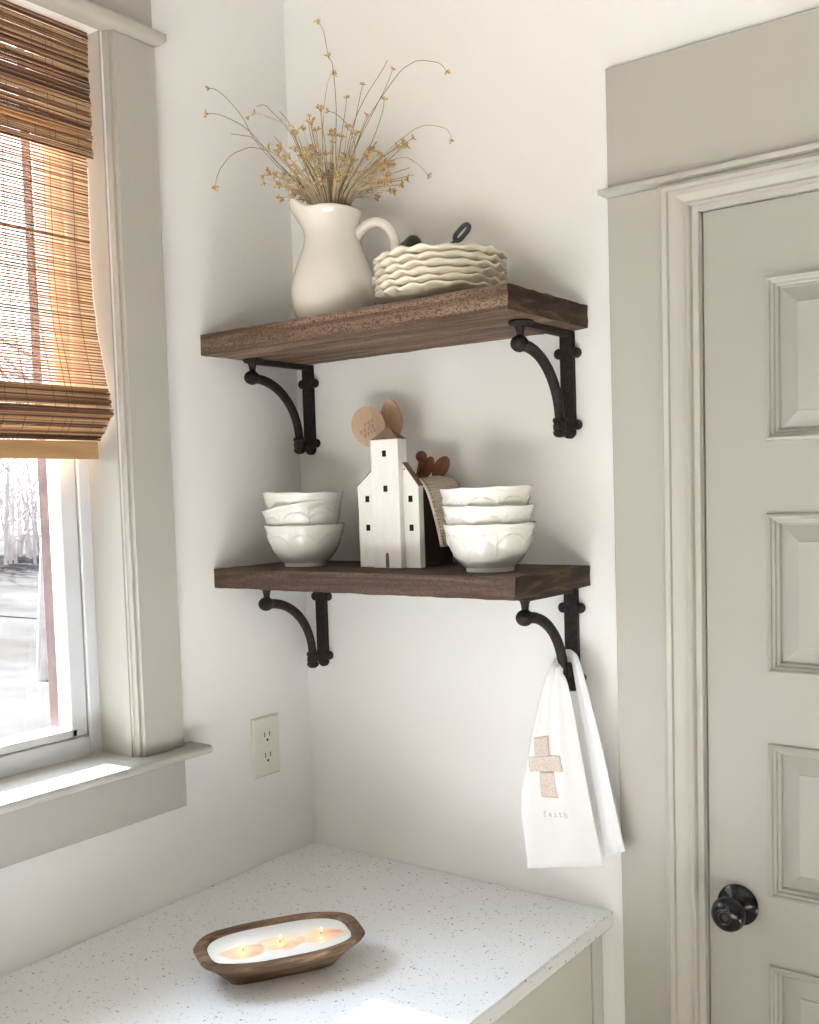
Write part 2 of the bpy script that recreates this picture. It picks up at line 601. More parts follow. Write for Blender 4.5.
# window: frame, sash, glass
w1 = bpy.data.objects.new('window_1', None)
COL.objects.link(w1)
struct(w1)
bm = bmesh.new()
box(bm, -0.127, -0.078, -0.449, WY1 - 0.0005, 1.178, WZ1 - 0.001)
box(bm, -0.129, -0.078, WY0 + 0.0005, WY0 + 0.025, 1.178, WZ1 - 0.001)
box(bm, -0.129, -0.078, WY0 + 0.025, -0.449, 1.178, 1.2135)
finish('window_frame', bm, M['vinyl'], w1, bevel=0.003)
bm = bmesh.new()
prism(bm, [(-0.082, -0.4510), (-0.082, -0.4805), (-0.112, -0.4835), (-0.116, -0.4700), (-0.116, -0.4510)], 1.2150, 2.33, 'z')
box(bm, -0.122, -0.082, WY0 + 0.027, WY0 + 0.055, 1.2150, 2.33)
box(bm, -0.116, -0.082, WY0 + 0.055, -0.4700, 1.2150, 1.2285)
finish('sash', bm, M['vinyl'], w1, bevel=0.0015)
bm = bmesh.new()
box(bm, -0.112, -0.109, WY0 + 0.05, -0.4790, 1.225, 2.32)
finish('glass_pane', bm, M['glass'], w1, smooth=0)

# frame and glass of the opening added for floor sun
d2 = bpy.data.objects.new('added_door', None)
COL.objects.link(d2)
struct(d2)
bm = bmesh.new()
for yy in (PY0, PY1 - 0.08):
    box(bm, -0.11, -0.03, yy, yy + 0.08, 0.0, PZ1)
box(bm, -0.11, -0.03, PY0 + 0.08, PY1 - 0.08, 0.0, 0.14)
box(bm, -0.11, -0.03, PY0 + 0.08, PY1 - 0.08, PZ1 - 0.08, PZ1)
finish('added_door_frame', bm, M['vinyl'], d2, bevel=0.003)
bm = bmesh.new()
box(bm, -0.072, -0.068, PY0 + 0.07, PY1 - 0.07, 0.12, PZ1 - 0.07)
finish('glass_pane', bm, M['glass'], d2, smooth=0)

# window trim
def trim(k, bm, m=None, bevel=0.0015):
    return struct(finish('trim_%d' % k, bm, m or M['trim'], bevel=bevel))


bm = bmesh.new()                                   # jamb liners
box(bm, -0.0775, 0.0, -0.4275, -0.4243, 1.1812, 2.3475)
box(bm, -0.0775, 0.0, WY0 + 0.0003, WY0 + 0.0035, 1.1812, 2.3475)
trim(1, bm, bevel=0)
bm = bmesh.new()                                   # side casing right of the window (stepped)
box(bm, 0.0003, 0.020, -0.4155, -0.3335, 1.1813, 2.3475)
box(bm, 0.0003, 0.012, -0.4215, -0.4155, 1.1813, 2.3475)
trim(2, bm)
bm = bmesh.new()                                   # side casing at the far jamb
box(bm, 0.0003, 0.020, -1.452, -1.368, 1.1813, 2.3475)
trim(3, bm)
bm = bmesh.new()                                   # head cap
poly = [(0.0003, 2.3480), (0.023, 2.3480), (0.027, 2.350), (0.032, 2.354), (0.035, 2.358), (0.035, 2.368), (0.0003, 2.368)]
A = [bm.verts.new((a, -1.49, b_)) for a, b_ in poly]
B = [bm.verts.new((a, -0.3335 + max(0.003, a - 0.020), b_)) for a, b_ in poly]
bm.faces.new(A)
bm.faces.new(B[::-1])
for i in range(len(poly)):
    bm.faces.new((A[i], A[(i + 1) % len(poly)], B[(i + 1) % len(poly)], B[i]))
trim(4, bm, bevel=0)
bm = bmesh.new()                                   # frieze over the window
box(bm, 0.0003, 0.018, -1.452, -0.3335, 2.3682, 2.55)
trim(5, bm)
# stool and apron
bm = bmesh.new()
prof = [(0.0, 1.1660), (0.046, 1.1660), (0.0515, 1.1675), (0.0550, 1.1705), (0.0560, 1.1750), (0.0545, 1.1792), (0.0515, 1.1810), (0.0, 1.1810)]
ends = []
for yy in (-1.52, -0.3035):
    ends.append([bm.verts.new((a + 0.0003, yy, z)) for a, z in prof])
bm.faces.new(ends[0])
bm.faces.new(ends[1][::-1])
for i in range(len(prof)):
    j = (i + 1) % len(prof)
    bm.faces.new((ends[0][i], ends[0][j], ends[1][j], ends[1][i]))
box(bm, -0.0775, 0.0003, WY0 + 0.001, WY1 - 0.0008, 1.1603, 1.1810)
o = struct(finish('window_sill', bm, M['trim'], smooth=50))
bm = bmesh.new()
box(bm, 0.0003, 0.020, -1.452, -0.3335, 1.0782, 1.1655)
trim(6, bm)
# cladding edge seen past the glass
bm = bmesh.new()
box(bm, -0.165, -0.1305, -0.4665, -0.30, 0.9, 2.6)
trim(7, bm, M['brick'], 0.002)

# door casing: wide flat board, moulded casing, head cap, frieze
bm = bmesh.new()
box(bm, 0.679, 0.7685, -0.020, -0.0003, 0.0, 2.0428)
trim(8, bm)


def moulding_profile(w):
    """(offset from the inner edge, height) of the moulded casing"""
    return [(0.0, 0.0), (0.0, 0.006), (0.001, 0.0085), (0.009, 0.0105), (0.0105, 0.0195), (0.013, 0.0215), (0.0165, 0.0195), (0.0185, 0.0190),
            (0.030, 0.0265), (0.038, 0.0275), (0.0395, 0.0325), (0.046, 0.0345), (0.0505, 0.0310), (w, 0.0300), (w, 0.0)]


bm = bmesh.new()
W_ = 0.0535
PLUMB = 0.007                                      # the frame hangs a little out of plumb
ix0, ix1, iz = 0.8192, 1.5945, 2.0005
pr = moulding_profile(W_)
path = [((ix0, 0.0), (-1, 0)), ((ix0, iz), (-1, 1)), ((ix1, iz), (1, 1)), ((ix1, 0.0), (1, 0))]
rows = []
for (px, pz), (dx, dz) in path:
    rows.append([bm.verts.new((px + dx * a - (2.0 - pz) * PLUMB, -0.0004 - h, pz + dz * a * 0.78)) for a, h in pr])
for a, b_ in zip(rows, rows[1:]):
    for i in range(len(pr)):
        j = (i + 1) % len(pr)
        bm.faces.new((a[i], a[j], b_[j], b_[i]))
bm.faces.new(rows[0])
bm.faces.new(rows[-1][::-1])
struct(finish('trim_9', bm, M['trim'], smooth=28))
bm = bmesh.new()                                   # head cap over the door
poly = [(-0.0004, 2.0430), (-0.0235, 2.0430), (-0.0275, 2.0455), (-0.0315, 2.0470), (-0.0315, 2.0545), (-0.0004, 2.0545)]
A = [bm.verts.new((0.679 - max(0.003, -a - 0.0210), a, z)) for a, z in poly]
B = [bm.verts.new((1.75, a, z)) for a, z in poly]
bm.faces.new(A)
bm.faces.new(B[::-1])
for i in range(len(poly)):
    j = (i + 1) % len(poly)
    bm.faces.new((A[i], A[j], B[j], B[i]))
trim(10, bm, bevel=0)
bm = bmesh.new()
box(bm, 0.679, 1.74, -0.018, -0.0003, 2.0547, 2.2375)
trim(11, bm)
bm = bmesh.new()                                   # right flat board
box(bm, 1.648, 1.74, -0.020, -0.0003, 0.0, 2.0428)
trim(12, bm)
bm = bmesh.new()
box(bm, 1.741, 6.6, -0.012, -0.0003, 0.0, 0.12)
struct(finish('baseboard_back', bm, M['trim'], bevel=0.002))

bm = bmesh.new()
box(bm, 0.8035, 0.8205 - 0.0004, 0.0004, 0.115, 0.0, 2.0010)
box(bm, 0.8035, 0.8400, 0.0380, 0.060, 0.0, 2.0010)
box(bm, 0.8035, 1.5915, 0.0380, 0.060, 1.9700, 2.0025)
for v_ in bm.verts:
    if v_.co.x < 0.85 and v_.co.z < 1.9 and v_.co.x > 0.81:
        v_.co.x -= 2.0 * PLUMB
trim(13, bm, bevel=0)

# door slab with five raised panels
door = bpy.data.objects.new('door_1', None)
COL.objects.link(door)
struct(door)
dx0, dx1 = 0.8222, 1.5905
px0, px1 = 0.9125, 1.5025
panels = [(1.6597, 1.8939), (1.3217, 1.5560), (0.9875, 1.2187), (0.653, 0.8870), (0.318, 0.552)]
bm = bmesh.new()
FY = 0.0028
edges = [0.012] + [z for a, b_ in panels[::-1] for z in (a, b_)] + [2.0000]
box(bm, dx0, px0, FY, 0.037, 0.012, 2.0000)
box(bm, px1, dx1, FY, 0.037, 0.012, 2.0000)
for a, b_ in zip(edges[::2], edges[1::2]):
    box(bm, px0, px1, FY, 0.037, a, b_)
def hang(bm):
    for v_ in bm.verts:
        v_.co.x -= (2.0 - v_.co.z) * PLUMB


hang(bm)
finish('door_slab', bm, M['door'], door, smooth=0)
for a, b_ in panels:
    bm = bmesh.new()
    steps = [(0.0, FY), (0.0010, FY - 0.0050), (0.0045, FY - 0.0065), (0.0070, FY - 0.0050), (0.0080, FY - 0.0010), (0.0115, FY + 0.0005), (0.0130, FY + 0.0050),
             (0.0165, FY + 0.0065), (0.0180, FY + 0.0120), (0.0195, FY + 0.0125), (0.0440, FY + 0.0030), (0.0450, FY + 0.0005)]
    rings = []
    for d, y in steps:
        k = 0.92
        rings.append([bm.verts.new(q) for q in ((px0 + d, y, a + d * k), (px1 - d, y, a + d * k), (px1 - d, y, b_ - d * k), (px0 + d, y, b_ - d * k))])
    for r_a, r_b in zip(rings, rings[1:]):
        for i in range(4):
            j = (i + 1) % 4
            bm.faces.new((r_a[i], r_a[j], r_b[j], r_b[i]))
    bm.faces.new(rings[-1])
    hang(bm)
    finish('door_panel', bm, M['door'], door, smooth=25)
# knob: rose, neck, ball with a key ring
KX, KZ = 0.8600, 0.9685
rotk = Matrix.Translation((KX, FY, KZ)) @ Matrix.Rotation(R(90), 4, 'X') @ Matrix.Diagonal((0.93, 0.93, 0.90, 1))
bm = bmesh.new()
lathe(bm, [(0.0, 0.0), (0.0325, 0.0), (0.0335, 0.003), (0.0330, 0.006), (0.029, 0.0095), (0.022, 0.012), (0.0145, 0.016), (0.0125, 0.022),
           (0.0125, 0.030), (0.0160, 0.034), (0.0225, 0.037), (0.0262, 0.042), (0.0275, 0.049), (0.0262, 0.056), (0.0225, 0.0615),
           (0.0165, 0.0645), (0.010, 0.0655), (0.0, 0.0655)], 40, M4=rotk)
kn = finish('door_handle', bm, M['knob'], door, smooth=35)
bm = bmesh.new()
lathe(bm, [(0.0085, 0.0655), (0.0092, 0.0668), (0.0105, 0.0668), (0.0112, 0.0650), (0.0085, 0.0645)], 28, closed=True, M4=rotk)
lathe(bm, [(0.0, 0.0662), (0.0055, 0.0662), (0.0062, 0.0650), (0.0, 0.0645)], 20, M4=rotk)
finish('lock_ring', bm, M['ring'], kn, smooth=35)
bm = bmesh.new()
box(bm, KX - 0.0008, KX + 0.0008, FY - 0.0604, FY - 0.0588, KZ - 0.0045, KZ + 0.0045)
finish('key_slot', bm, M['slot'], kn, smooth=0)

# ------------------------------------------------------------------ counter and cabinet
bm = bmesh.new()
box(bm, 0.0006, 0.6540, -3.0, -0.0006, 0.8890, 0.9140)
tag(finish('countertop', bm, M['quartz'], smooth=40, bevel=0.0025), 'white speckled quartz countertop running under the window into the corner', 'countertop')
cab = thing('base_cabinet', 'pale greige base cabinet beneath the speckled white countertop', 'cabinet', (0.3, -1.5, 0))
def cabp(name, *b, m=M['cabinet'], bev=0.0015):
    bm = bmesh.new()
    x0, x1, y0, y1, z0, z1 = b
    box(bm, x0 - 0.3, x1 - 0.3, y0 + 1.5, y1 + 1.5, z0, z1)
    return finish(name, bm, m, cab, bevel=bev)


cabp('body', 0.002, 0.612, -2.98, -0.002, 0.10, 0.8885)
cabp('toe_kick', 0.002, 0.55, -2.98, -0.002, 0.0005, 0.0995)
cabp('stile', 0.6122, 0.6330, -0.0360, -0.0015, 0.10, 0.8885)
for k in range(5):
    y1 = -0.0440 - k * 0.58
    d = cabp('door', 0.6124, 0.6340, y1 - 0.577, y1, 0.115, 0.8860)
    bm = bmesh.new()
    if k:
        tube(bm, [(0.334, y1 + 1.5 - 0.04, 0.70), (0.358, y1 + 1.5 - 0.04, 0.70), (0.358, y1 + 1.5 - 0.04, 0.80), (0.334, y1 + 1.5 - 0.04, 0.80)], 0.005, 8)
        finish('handle', bm, M['iron'], d)

# outlet on the left wall
ot = thing('wall_outlet', 'ivory duplex outlet plate on the wall right of the window', 'outlet', (0.0, -0.1248, 1.1335))
bm = bmesh.new()
bmesh.ops.create_grid(bm, x_segments=1, y_segments=1, size=1)
bm.clear()
def rp(hw, hh, x):
    return [(x, -hw, -hh), (x, hw, -hh), (x, hw, hh), (x, -hw, hh)]
rr = [[bm.verts.new(q) for q in rp(hw, hh, x)] for hw, hh, x in ((0.035, 0.057, 0.0004), (0.035, 0.057, 0.002), (0.0315, 0.0535, 0.0052))]
for a, b_ in zip(rr, rr[1:]):
    for i in range(4):
        bm.faces.new((a[i], a[(i + 1) % 4], b_[(i + 1) % 4], b_[i]))
bm.faces.new(rr[0][::-1])
bm.faces.new(rr[-1])
finish('cover_plate', bm, M['plastic'], ot, smooth=0, bevel=0.0008)
for s in (1, -1):
    bm = bmesh.new()
    pts = []
    for k in range(28):
        th = 2 * math.pi * k / 28
        yy, zz = 0.0172 * math.cos(th), 0.0172 * math.sin(th)
        pts.append((yy, max(-0.0140, min(0.0140, zz)) + s * 0.0195))
    prism(bm, pts, 0.0050, 0.0062, 'x')
    rc = finish('receptacle', bm, M['plastic'], ot, smooth=0, bevel=0.0005)
    bm = bmesh.new()
    box(bm, 0.0060, 0.0065, -0.0075, -0.0055, s * 0.0195 - 0.001, s * 0.0195 + 0.008)
    box(bm, 0.0060, 0.0065, 0.0055, 0.0075, s * 0.0195 - 0.001, s * 0.0195 + 0.008)
    prism(bm, [(0.0026 * math.cos(t * math.pi / 6), s * 0.0195 - 0.0072 + 0.0026 * math.sin(t * math.pi / 6)) for t in range(12)], 0.0060, 0.0065, 'x')
    finish('socket_hole', bm, M['slot'], rc, smooth=0)
bm = bmesh.new()
prism(bm, [(0.003 * math.cos(t * math.pi / 6), 0.003 * math.sin(t * math.pi / 6)) for t in range(12)], 0.005, 0.0062, 'x')
finish('screw', bm, M['plastic'], ot, smooth=0)

# ------------------------------------------------------------------ woven bamboo shade
bl = thing('bamboo_shade', 'woven bamboo roman shade drawn half way down the kitchen window', 'window shade', (0.0, -0.9, 2.33))
BY1, BY0 = -0.4375, -1.345
rb = random.Random(3)


def slats(bm, zx, pitch, hfrac, th, tilt=0.0012, ylo=BY0, yhi=BY1, jit=0.0012):
    for (x, z) in zx:
        h = pitch * hfrac * rb.uniform(0.8, 1.15)
        t0, t1 = rb.uniform(-tilt, tilt), rb.uniform(-tilt, tilt)
        ye = yhi + rb.uniform(-jit, jit)
        vs = box(bm, x - th / 2, x + th / 2, ylo + 0.9, ye + 0.9, z - h / 2 - 2.33, z + h / 2 - 2.33)
        for v_ in vs:
            v_.co.z += t1 if v_.co.y > 0 else t0


def body_x(z):
    return interp([(1.70, 0.0), (1.775, -0.002), (1.83, -0.015), (1.88, -0.026), (1.93, -0.032), (2.0, -0.034), (2.146, -0.030), (2.33, -0.026)], z)


bm = bmesh.new()
p = 0.0047
zx = [(body_x(z), z) for z in [1.778 + i * p for i in range(int((2.326 - 1.778) / p))]]
slats(bm, zx, p, 0.50, 0.0012)
finish('shade_panel', bm, M['slat_thin'], bl, smooth=0)
bm = bmesh.new()
p = 0.0037
zx = [(-0.012 + 0.003 * math.sin(i * 0.9) * 0.4, 2.148 + i * p) for i in range(int((2.3455 - 2.148) / p))]
slats(bm, zx, p, 0.80, 0.0016, 0.0009, yhi=BY1 - 0.002)
zx = [(-0.0150, z) for _, z in zx[::1]]
slats(bm, [(x, z + p / 2) for x, z in zx[:-1]], p, 0.50, 0.0012, 0.0009, yhi=BY1 - 0.003)
finish('valance', bm, M['slat'], bl, smooth=0)
# stacked folds above the bottom bar
bm = bmesh.new()
fold = [(-0.002, 1.7775), (0.001, 1.758), (0.0045, 1.745), (0.0035, 1.7395), (-0.005, 1.7360), (-0.006, 1.7320), (-0.012, 1.7220), (-0.020, 1.7130), (-0.028, 1.7070), (-0.034, 1.7010)]
fc = smooth_curve([(a, 0, z) for a, z in fold], 3)
acc = 0
last = fc[0]
zx = []
for a, b_ in zip(fc, fc[1:]):
    d = (b_ - a).length
    k = max(1, round(d / 0.0031))
    for i in range(k):
        q = a.lerp(b_, i / k)
        zx.append((q.x, q.z))
slats(bm, zx, 0.0033, 0.82, 0.002, 0.0008, yhi=BY1 + 0.001)
slats(bm, [(x - 0.004, z + 0.0015) for x, z in zx], 0.0033, 0.9, 0.002, 0.0008, yhi=BY1 - 0.002)
finish('folds', bm, M['slat'], bl, smooth=0)
bm = bmesh.new()
box(bm, -0.050, -0.0385, BY0 + 0.9, BY1 + 0.9025, 1.6715 - 2.33, 1.7005 - 2.33)
finish('bottom_bar', bm, M['bamboo_bar'], bl, bevel=0.0015)
bm = bmesh.new()
ys = []
y = BY1 - 0.028
while y > BY0:
    ys += [y, y - 0.011] if rb.random() < 0.45 else [y]
    y -= rb.uniform(0.030, 0.048)
for y in ys:
    pts = [(body_x(z) + 0.0011, y + 0.9 + rb.uniform(-0.0006, 0.0006), z - 2.33) for z in [1.778 + i * 0.02 for i in range(19)]]
    tube(bm, pts, 0.0006, 4)
    pts = [(-0.0108, y + 0.9 + rb.uniform(-0.001, 0.001), z - 2.33) for z in [2.148 + i * 0.015 for i in range(13)]]
    tube(bm, pts, 0.0005, 4)
    pts = [(q.x + 0.0014, y + 0.9 + rb.uniform(-0.0006, 0.0006), q.z - 2.33) for q in fc]
    tube(bm, pts, 0.0005, 4)
finish('weaving_thread', bm, M['cord'], bl, smooth=0)
bm = bmesh.new()
pts = [(body_x(z), BY1 + 0.9 + 0.0012 + rb.uniform(-0.0005, 0.0005), z - 2.33) for z in [1.778 + i * 0.01 for i in range(37)]]
tube(bm, pts, 0.0010, 6)
finish('edge_trim', bm, M['selvage'], bl)

# ------------------------------------------------------------------ shelves
def plank(name, label, x0, x1, d, z, t, m, seed):
    bm = bmesh.new()
    nx, ny, nz = 90, 20, 6
    L_ = x1 - x0
    def P_(i, j, k):
        return Vector((i / nx * L_, -d + j / ny * d, -t + k / nz * t))
    vd = {}
    def V_(i, j, k):
        key = (i, j, k)
        if key not in vd:
            q = P_(i, j, k)
            ed = (i in (0, nx)) + (j in (0, ny)) + (k in (0, nz))
            s = Vector((q.x * 22 + seed, q.y * 40, q.z * 60))
            nn = noise.noise_vector(s) * 0.0011 + noise.noise_vector(s * 3.1) * 0.0006
            if j == ny:
                nn.y = min(0, -abs(nn.y))
            if i == 0:
                nn.x = 0.0
            if k == nz and j > 2 and 0 < i < nx:
                nn.z = -abs(nn.z) * 0.5
            if ed >= 2:                       # worn arrises
                c = Vector((L_ / 2, -d / 2, -t / 2))
                di = Vector((-1 if i == nx else 0, 0 if j not in (0, ny) else (1 if j == 0 else -1), 0 if k not in (0, nz) else (1 if k == 0 else -1)))
                nn += di * (0.0008 + 0.0012 * max(0, noise.noise(s * 1.7)))
            vd[key] = bm.verts.new(q + nn)
        return vd[key]
    for i in range(nx):
        for j in range(ny):
            for k in (0, nz):
                bm.faces.new((V_(i, j, k), V_(i + 1, j, k), V_(i + 1, j + 1, k), V_(i, j + 1, k)))
        for k in range(nz):
            for j in (0, ny):
                bm.faces.new((V_(i, j, k), V_(i + 1, j, k), V_(i + 1, j, k + 1), V_(i, j, k + 1)))
    for j in range(ny):
        for k in range(nz):
            for i in (0, nx):
                f = bm.faces.new((V_(i, j, k), V_(i, j + 1, k), V_(i, j + 1, k + 1), V_(i, j, k + 1)))
                f.material_index = 1
    o = finish(name, bm, [m, M['end_grain']], smooth=35, loc=(x0, -0.0008, z))
    return tag(o, label, 'shelf')


Z1, T1, D1 = 1.8897, 0.0376, 0.2415
Z2, T2, D2 = 1.4770, 0.0351, 0.2326
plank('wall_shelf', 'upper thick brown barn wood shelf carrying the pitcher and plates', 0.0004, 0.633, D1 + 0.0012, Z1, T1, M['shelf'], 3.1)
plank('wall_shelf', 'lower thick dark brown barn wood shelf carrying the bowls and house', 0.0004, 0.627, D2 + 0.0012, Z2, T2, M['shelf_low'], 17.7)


# ------------------------------------------------------------------ cast iron brackets (local origin: wall, under the shelf)
def make_bracket(label, loc):
    t = thing('shelf_bracket', label, 'bracket', loc, group='cast iron shelf brackets')
    H = 0.172
    bm = bmesh.new()
    box(bm, -0.0115, 0.0115, -0.0125, -0.0008, -H + 0.020, -0.0006)
    # round lug under the shelf bar end and trefoil foot
    for (cx, cz, rr_) in ((0.0, -H + 0.011, 0.011), (-0.0135, -H + 0.022, 0.0085), (0.0135, -H + 0.022, 0.0085), (-0.0150, -0.0355, 0.0085), (0.0150, -0.0355, 0.0085)):
        lathe(bm, [(0, 0), (rr_, 0), (rr_, 0.0085), (rr_ * 0.8, 0.0115), (0, 0.0115)], 20, M4=Matrix.Translation((cx, -0.0008, cz)) @ Matrix.Rotation(R(90), 4, 'X'))
    finish('wall_bar', bm, M['iron'], t, bevel=0.0015)
    for sx in (-1, 1):
        for cz in (-0.0355, -H + 0.022):
            bm = bmesh.new()
            ball(bm, (sx * 0.0165, -0.0120, cz), 0.0040, 12, 8, (1, 0.28, 1))
            finish('screw', bm, M['screw'], t)
    bm = bmesh.new()
    box(bm, -0.0085, 0.0085, -0.148, -0.0130, -0.0095, -0.0006)
    lathe(bm, [(0, 0), (0.019, 0), (0.019, -0.004), (0.015, -0.0075), (0, -0.0075)], 24, M4=Matrix.Translation((0, -0.150, -0.0006)))
    finish('shelf_bar', bm, M['iron'], t, bevel=0.0012)
    bm = bmesh.new()
    lathe(bm, [(0, -0.006), (0.0095, -0.006), (0.0065, -0.014), (0.0055, -0.022), (0.0075, -0.027), (0, -0.027)], 18, M4=Matrix.Translation((0, -0.153, 0)))
    finish('peg', bm, M['iron'], t)
    bm = bmesh.new()
    ball(bm, (0, -0.155, -0.0345), 0.0135, 18, 12, (1.0, 1.1, 0.95))
    finish('ball_end', bm, M['iron'], t)
    bm = bmesh.new()
    c_y, c_z, ry, rz = -0.148, -0.145, 0.111, 0.1095
    pts, rd = [], []
    for k in range(19):
        a = R(92 - k * 5)
        pts.append((0, c_y + ry * math.cos(a), c_z + rz * math.sin(a)))
        rd.append(0.0090 - 0.0012 * abs(k / 18 - 0.0))
    tube(bm, pts, rd, 12)
    finish('curved_arm', bm, M['iron'], t)
    bm = bmesh.new()
    yb = c_y + ry
    lathe(bm, [(0, 0.0), (0.0105, 0.0), (0.0118, -0.004), (0.0105, -0.007), (0.0098, -0.008), (0.0110, -0.012), (0.0110, -0.017), (0.0095, -0.0195), (0.0115, -0.022),
               (0.0100, -0.027), (0.006, -0.030), (0, -0.031)], 20, M4=Matrix.Translation((0, yb, -0.1400)))
    finish('collar', bm, M['iron'], t)
    return t


make_bracket('cast iron bracket under the upper shelf, left end nearest the window wall', (0.0345, 0, Z1 - T1))
# copies of the first bracket with their own labels
br0 = [o for o in COL.objects if o.name == 'shelf_bracket'][0]
for lab, loc in (('cast iron bracket under the right end of the upper shelf', (0.597, 0, Z1 - T1)),
                 ('cast iron bracket under the lower shelf, left end above the outlet', (0.0480, 0, Z2 - T2)),
                 ('cast iron bracket under the lower shelf holding the white towel', (0.5935, 0, Z2 - T2))):
    c = dup(br0)
    c.location = loc
    c['label'] = lab

# ------------------------------------------------------------------ pitcher
PX, PY, PZ = 0.2090, -0.122, Z1 + 0.0003
pit = thing('pitcher', 'cream ceramic pitcher full of dried flowers on the upper shelf', 'pitcher', (PX, PY, PZ))
LIP = R(180 + 14)
prof = [(0.0, 0.003), (0.052, 0.003), (0.0565, 0.0), (0.0605, 0.003), (0.0660, 0.014), (0.0715, 0.034), (0.0742, 0.054), (0.0735, 0.070), (0.0700, 0.086), (0.0645, 0.103),
        (0.0585, 0.119), (0.0530, 0.133), (0.0492, 0.146), (0.0470, 0.157), (0.0464, 0.166), (0.0474, 0.176), (0.0495, 0.186), (0.0513, 0.191), (0.0526, 0.1965)]
prof2 = [Vector((a, 0, z)) for a, z in prof]
sm = [(q.x, q.z) for q in smooth_curve(prof2[2:], 3)]
outer = prof[:2] + sm
th_ = 0.0042
inner = [(max(0.001, a - th_), z + (0.004 if z < 0.01 else 0)) for a, z in sm[::-1]]
full = outer + [(sm[-1][0] - 0.0012, sm[-1][1] + 0.0022), (sm[-1][0] - 0.0032, sm[-1][1] + 0.0018)] + inner + [(0, inner[-1][1])]


def pit_fn(r, z, th, i):
    wz = max(0.0, min(1.0, (z - 0.140) / 0.058))
    wz = wz * wz * (3 - 2 * wz)
    c = max(0.0, math.cos(th - LIP))
    k = c ** 4.5
    return r * (1 + 0.02 * wz) + 0.0235 * k * wz ** 1.4, z + wz ** 2 * (0.0310 * c ** 2.2 * (1 - 0.55 * c ** 26) - 0.004 * max(0, -math.cos(th - LIP)) ** 2 - 0.003 * math.exp(-((abs(math.atan2(math.sin(th - LIP), math.cos(th - LIP))) - 1.0) / 0.4) ** 2))


bm = bmesh.new()
lathe(bm, full, 72, pit_fn)
finish('body', bm, M['cream'], pit, smooth=70)
bm = bmesh.new()
hd = Vector((math.cos(R(20)), math.sin(R(20)), 0))
hp = [(0.040, 0.150), (0.052, 0.161), (0.066, 0.1700), (0.082, 0.1725), (0.097, 0.166), (0.108, 0.151), (0.1125, 0.132), (0.110, 0.110), (0.101, 0.090), (0.085, 0.076), (0.0640, 0.070)]
pts = smooth_curve([hd * a + Vector((0, 0, z)) for a, z in hp], 4)
k = len(pts)
tube(bm, pts, [0.0092 - 0.0012 * math.sin(math.pi * i / (k - 1)) + 0.003 * (abs(i / (k - 1) - .5) * 2) ** 6 for i in range(k)], 14)
finish('handle', bm, M['cream'], pit, smooth=70)

# ------------------------------------------------------------------ dried flowers, each stem a thing
rs = random.Random(11)


def head_mesh(seed, size=0.0092):
    q = random.Random(seed)
    bm = bmesh.new()
    lathe(bm, [(0, -0.004), (0.0012, -0.003), (0.0020, 0.0), (0.0015, 0.0015), (0, 0.002)], 7)
    for i in range(6):
        a = i * math.pi / 3 + q.uniform(-.25, .25)
        ln = size * q.uniform(0.75, 1.15)
        up_ = q.uniform(0.35, 1.0)
        d = Vector((math.cos(a), math.sin(a), up_)).normalized()
        s = Vector((-math.sin(a), math.cos(a), 0)) * 0.0020
        b0 = Vector((0, 0, -0.001))
        mid = b0 + d * ln * 0.55
        tip = b0 + d * ln + Vector((0, 0, -0.001))
        nrm = d.cross(s).normalized() * 0.00035
        va = [bm.verts.new(x) for x in (b0 + nrm, mid + s + nrm, tip, mid - s + nrm)]
        vb = [bm.verts.new(x) for x in (b0 - nrm, mid + s - nrm, mid - s - nrm)]
        bm.faces.new(va)
        bm.faces.new((vb[0], vb[2], va[2], vb[1]))
        bm.faces.new((va[0], va[1], vb[1], vb[0]))
        bm.faces.new((va[1], va[2], vb[1]))
        bm.faces.new((va[0], vb[0], vb[2], va[3]))
        bm.faces.new((va[3], vb[2], va[2]))
    bmesh.ops.recalc_face_normals(bm, faces=bm.faces[:])
    me = bpy.data.meshes.new('flower_head')
    bm.to_mesh(me)
    bm.free()
    me.materials.append(M['flower'])
    return me


HEADS = [head_mesh(s) for s in range(7)]


def add_head(parent, pos, direction, scale):
    h = bpy.data.objects.new('flower_head', rs.choice(HEADS))
    COL.objects.link(h)
    h.parent = parent
    h.location = pos
    q = Vector(direction).to_track_quat('Z', 'Y')
    h.rotation_euler = q.to_euler()
    h.scale = (scale,) * 3
    return h


def stem(pts, label, heads, m, r0=0.0007, r1=0.00045, group='dried flower stems in the pitcher'):
    base = Vector(pts[0])
    loc = [Vector(q) - base for q in pts]
    sc = smooth_curve(loc, 4)
    bm = bmesh.new()
    k = len(sc)
    tube(bm, sc, [r0 + (r1 - r0) * i / (k - 1) for i in range(k)], 5)
    o = finish('dried_flower_stem', bm, m, loc=base, smooth=80)
    tag(o, label, 'dried flower', group)
    for idx, s in heads:
        i = len(sc) - 1 if idx == 0 else max(1, len(sc) - 1 - idx * 4)
        d = (sc[i] - sc[max(0, i - 2)]).normalized()
        if idx:
            d = (d + Vector((rs.uniform(-.5, .5), rs.uniform(-.5, .5), .3))).normalized()
        add_head(o, sc[i] + d * 0.001, d, s)
    return o


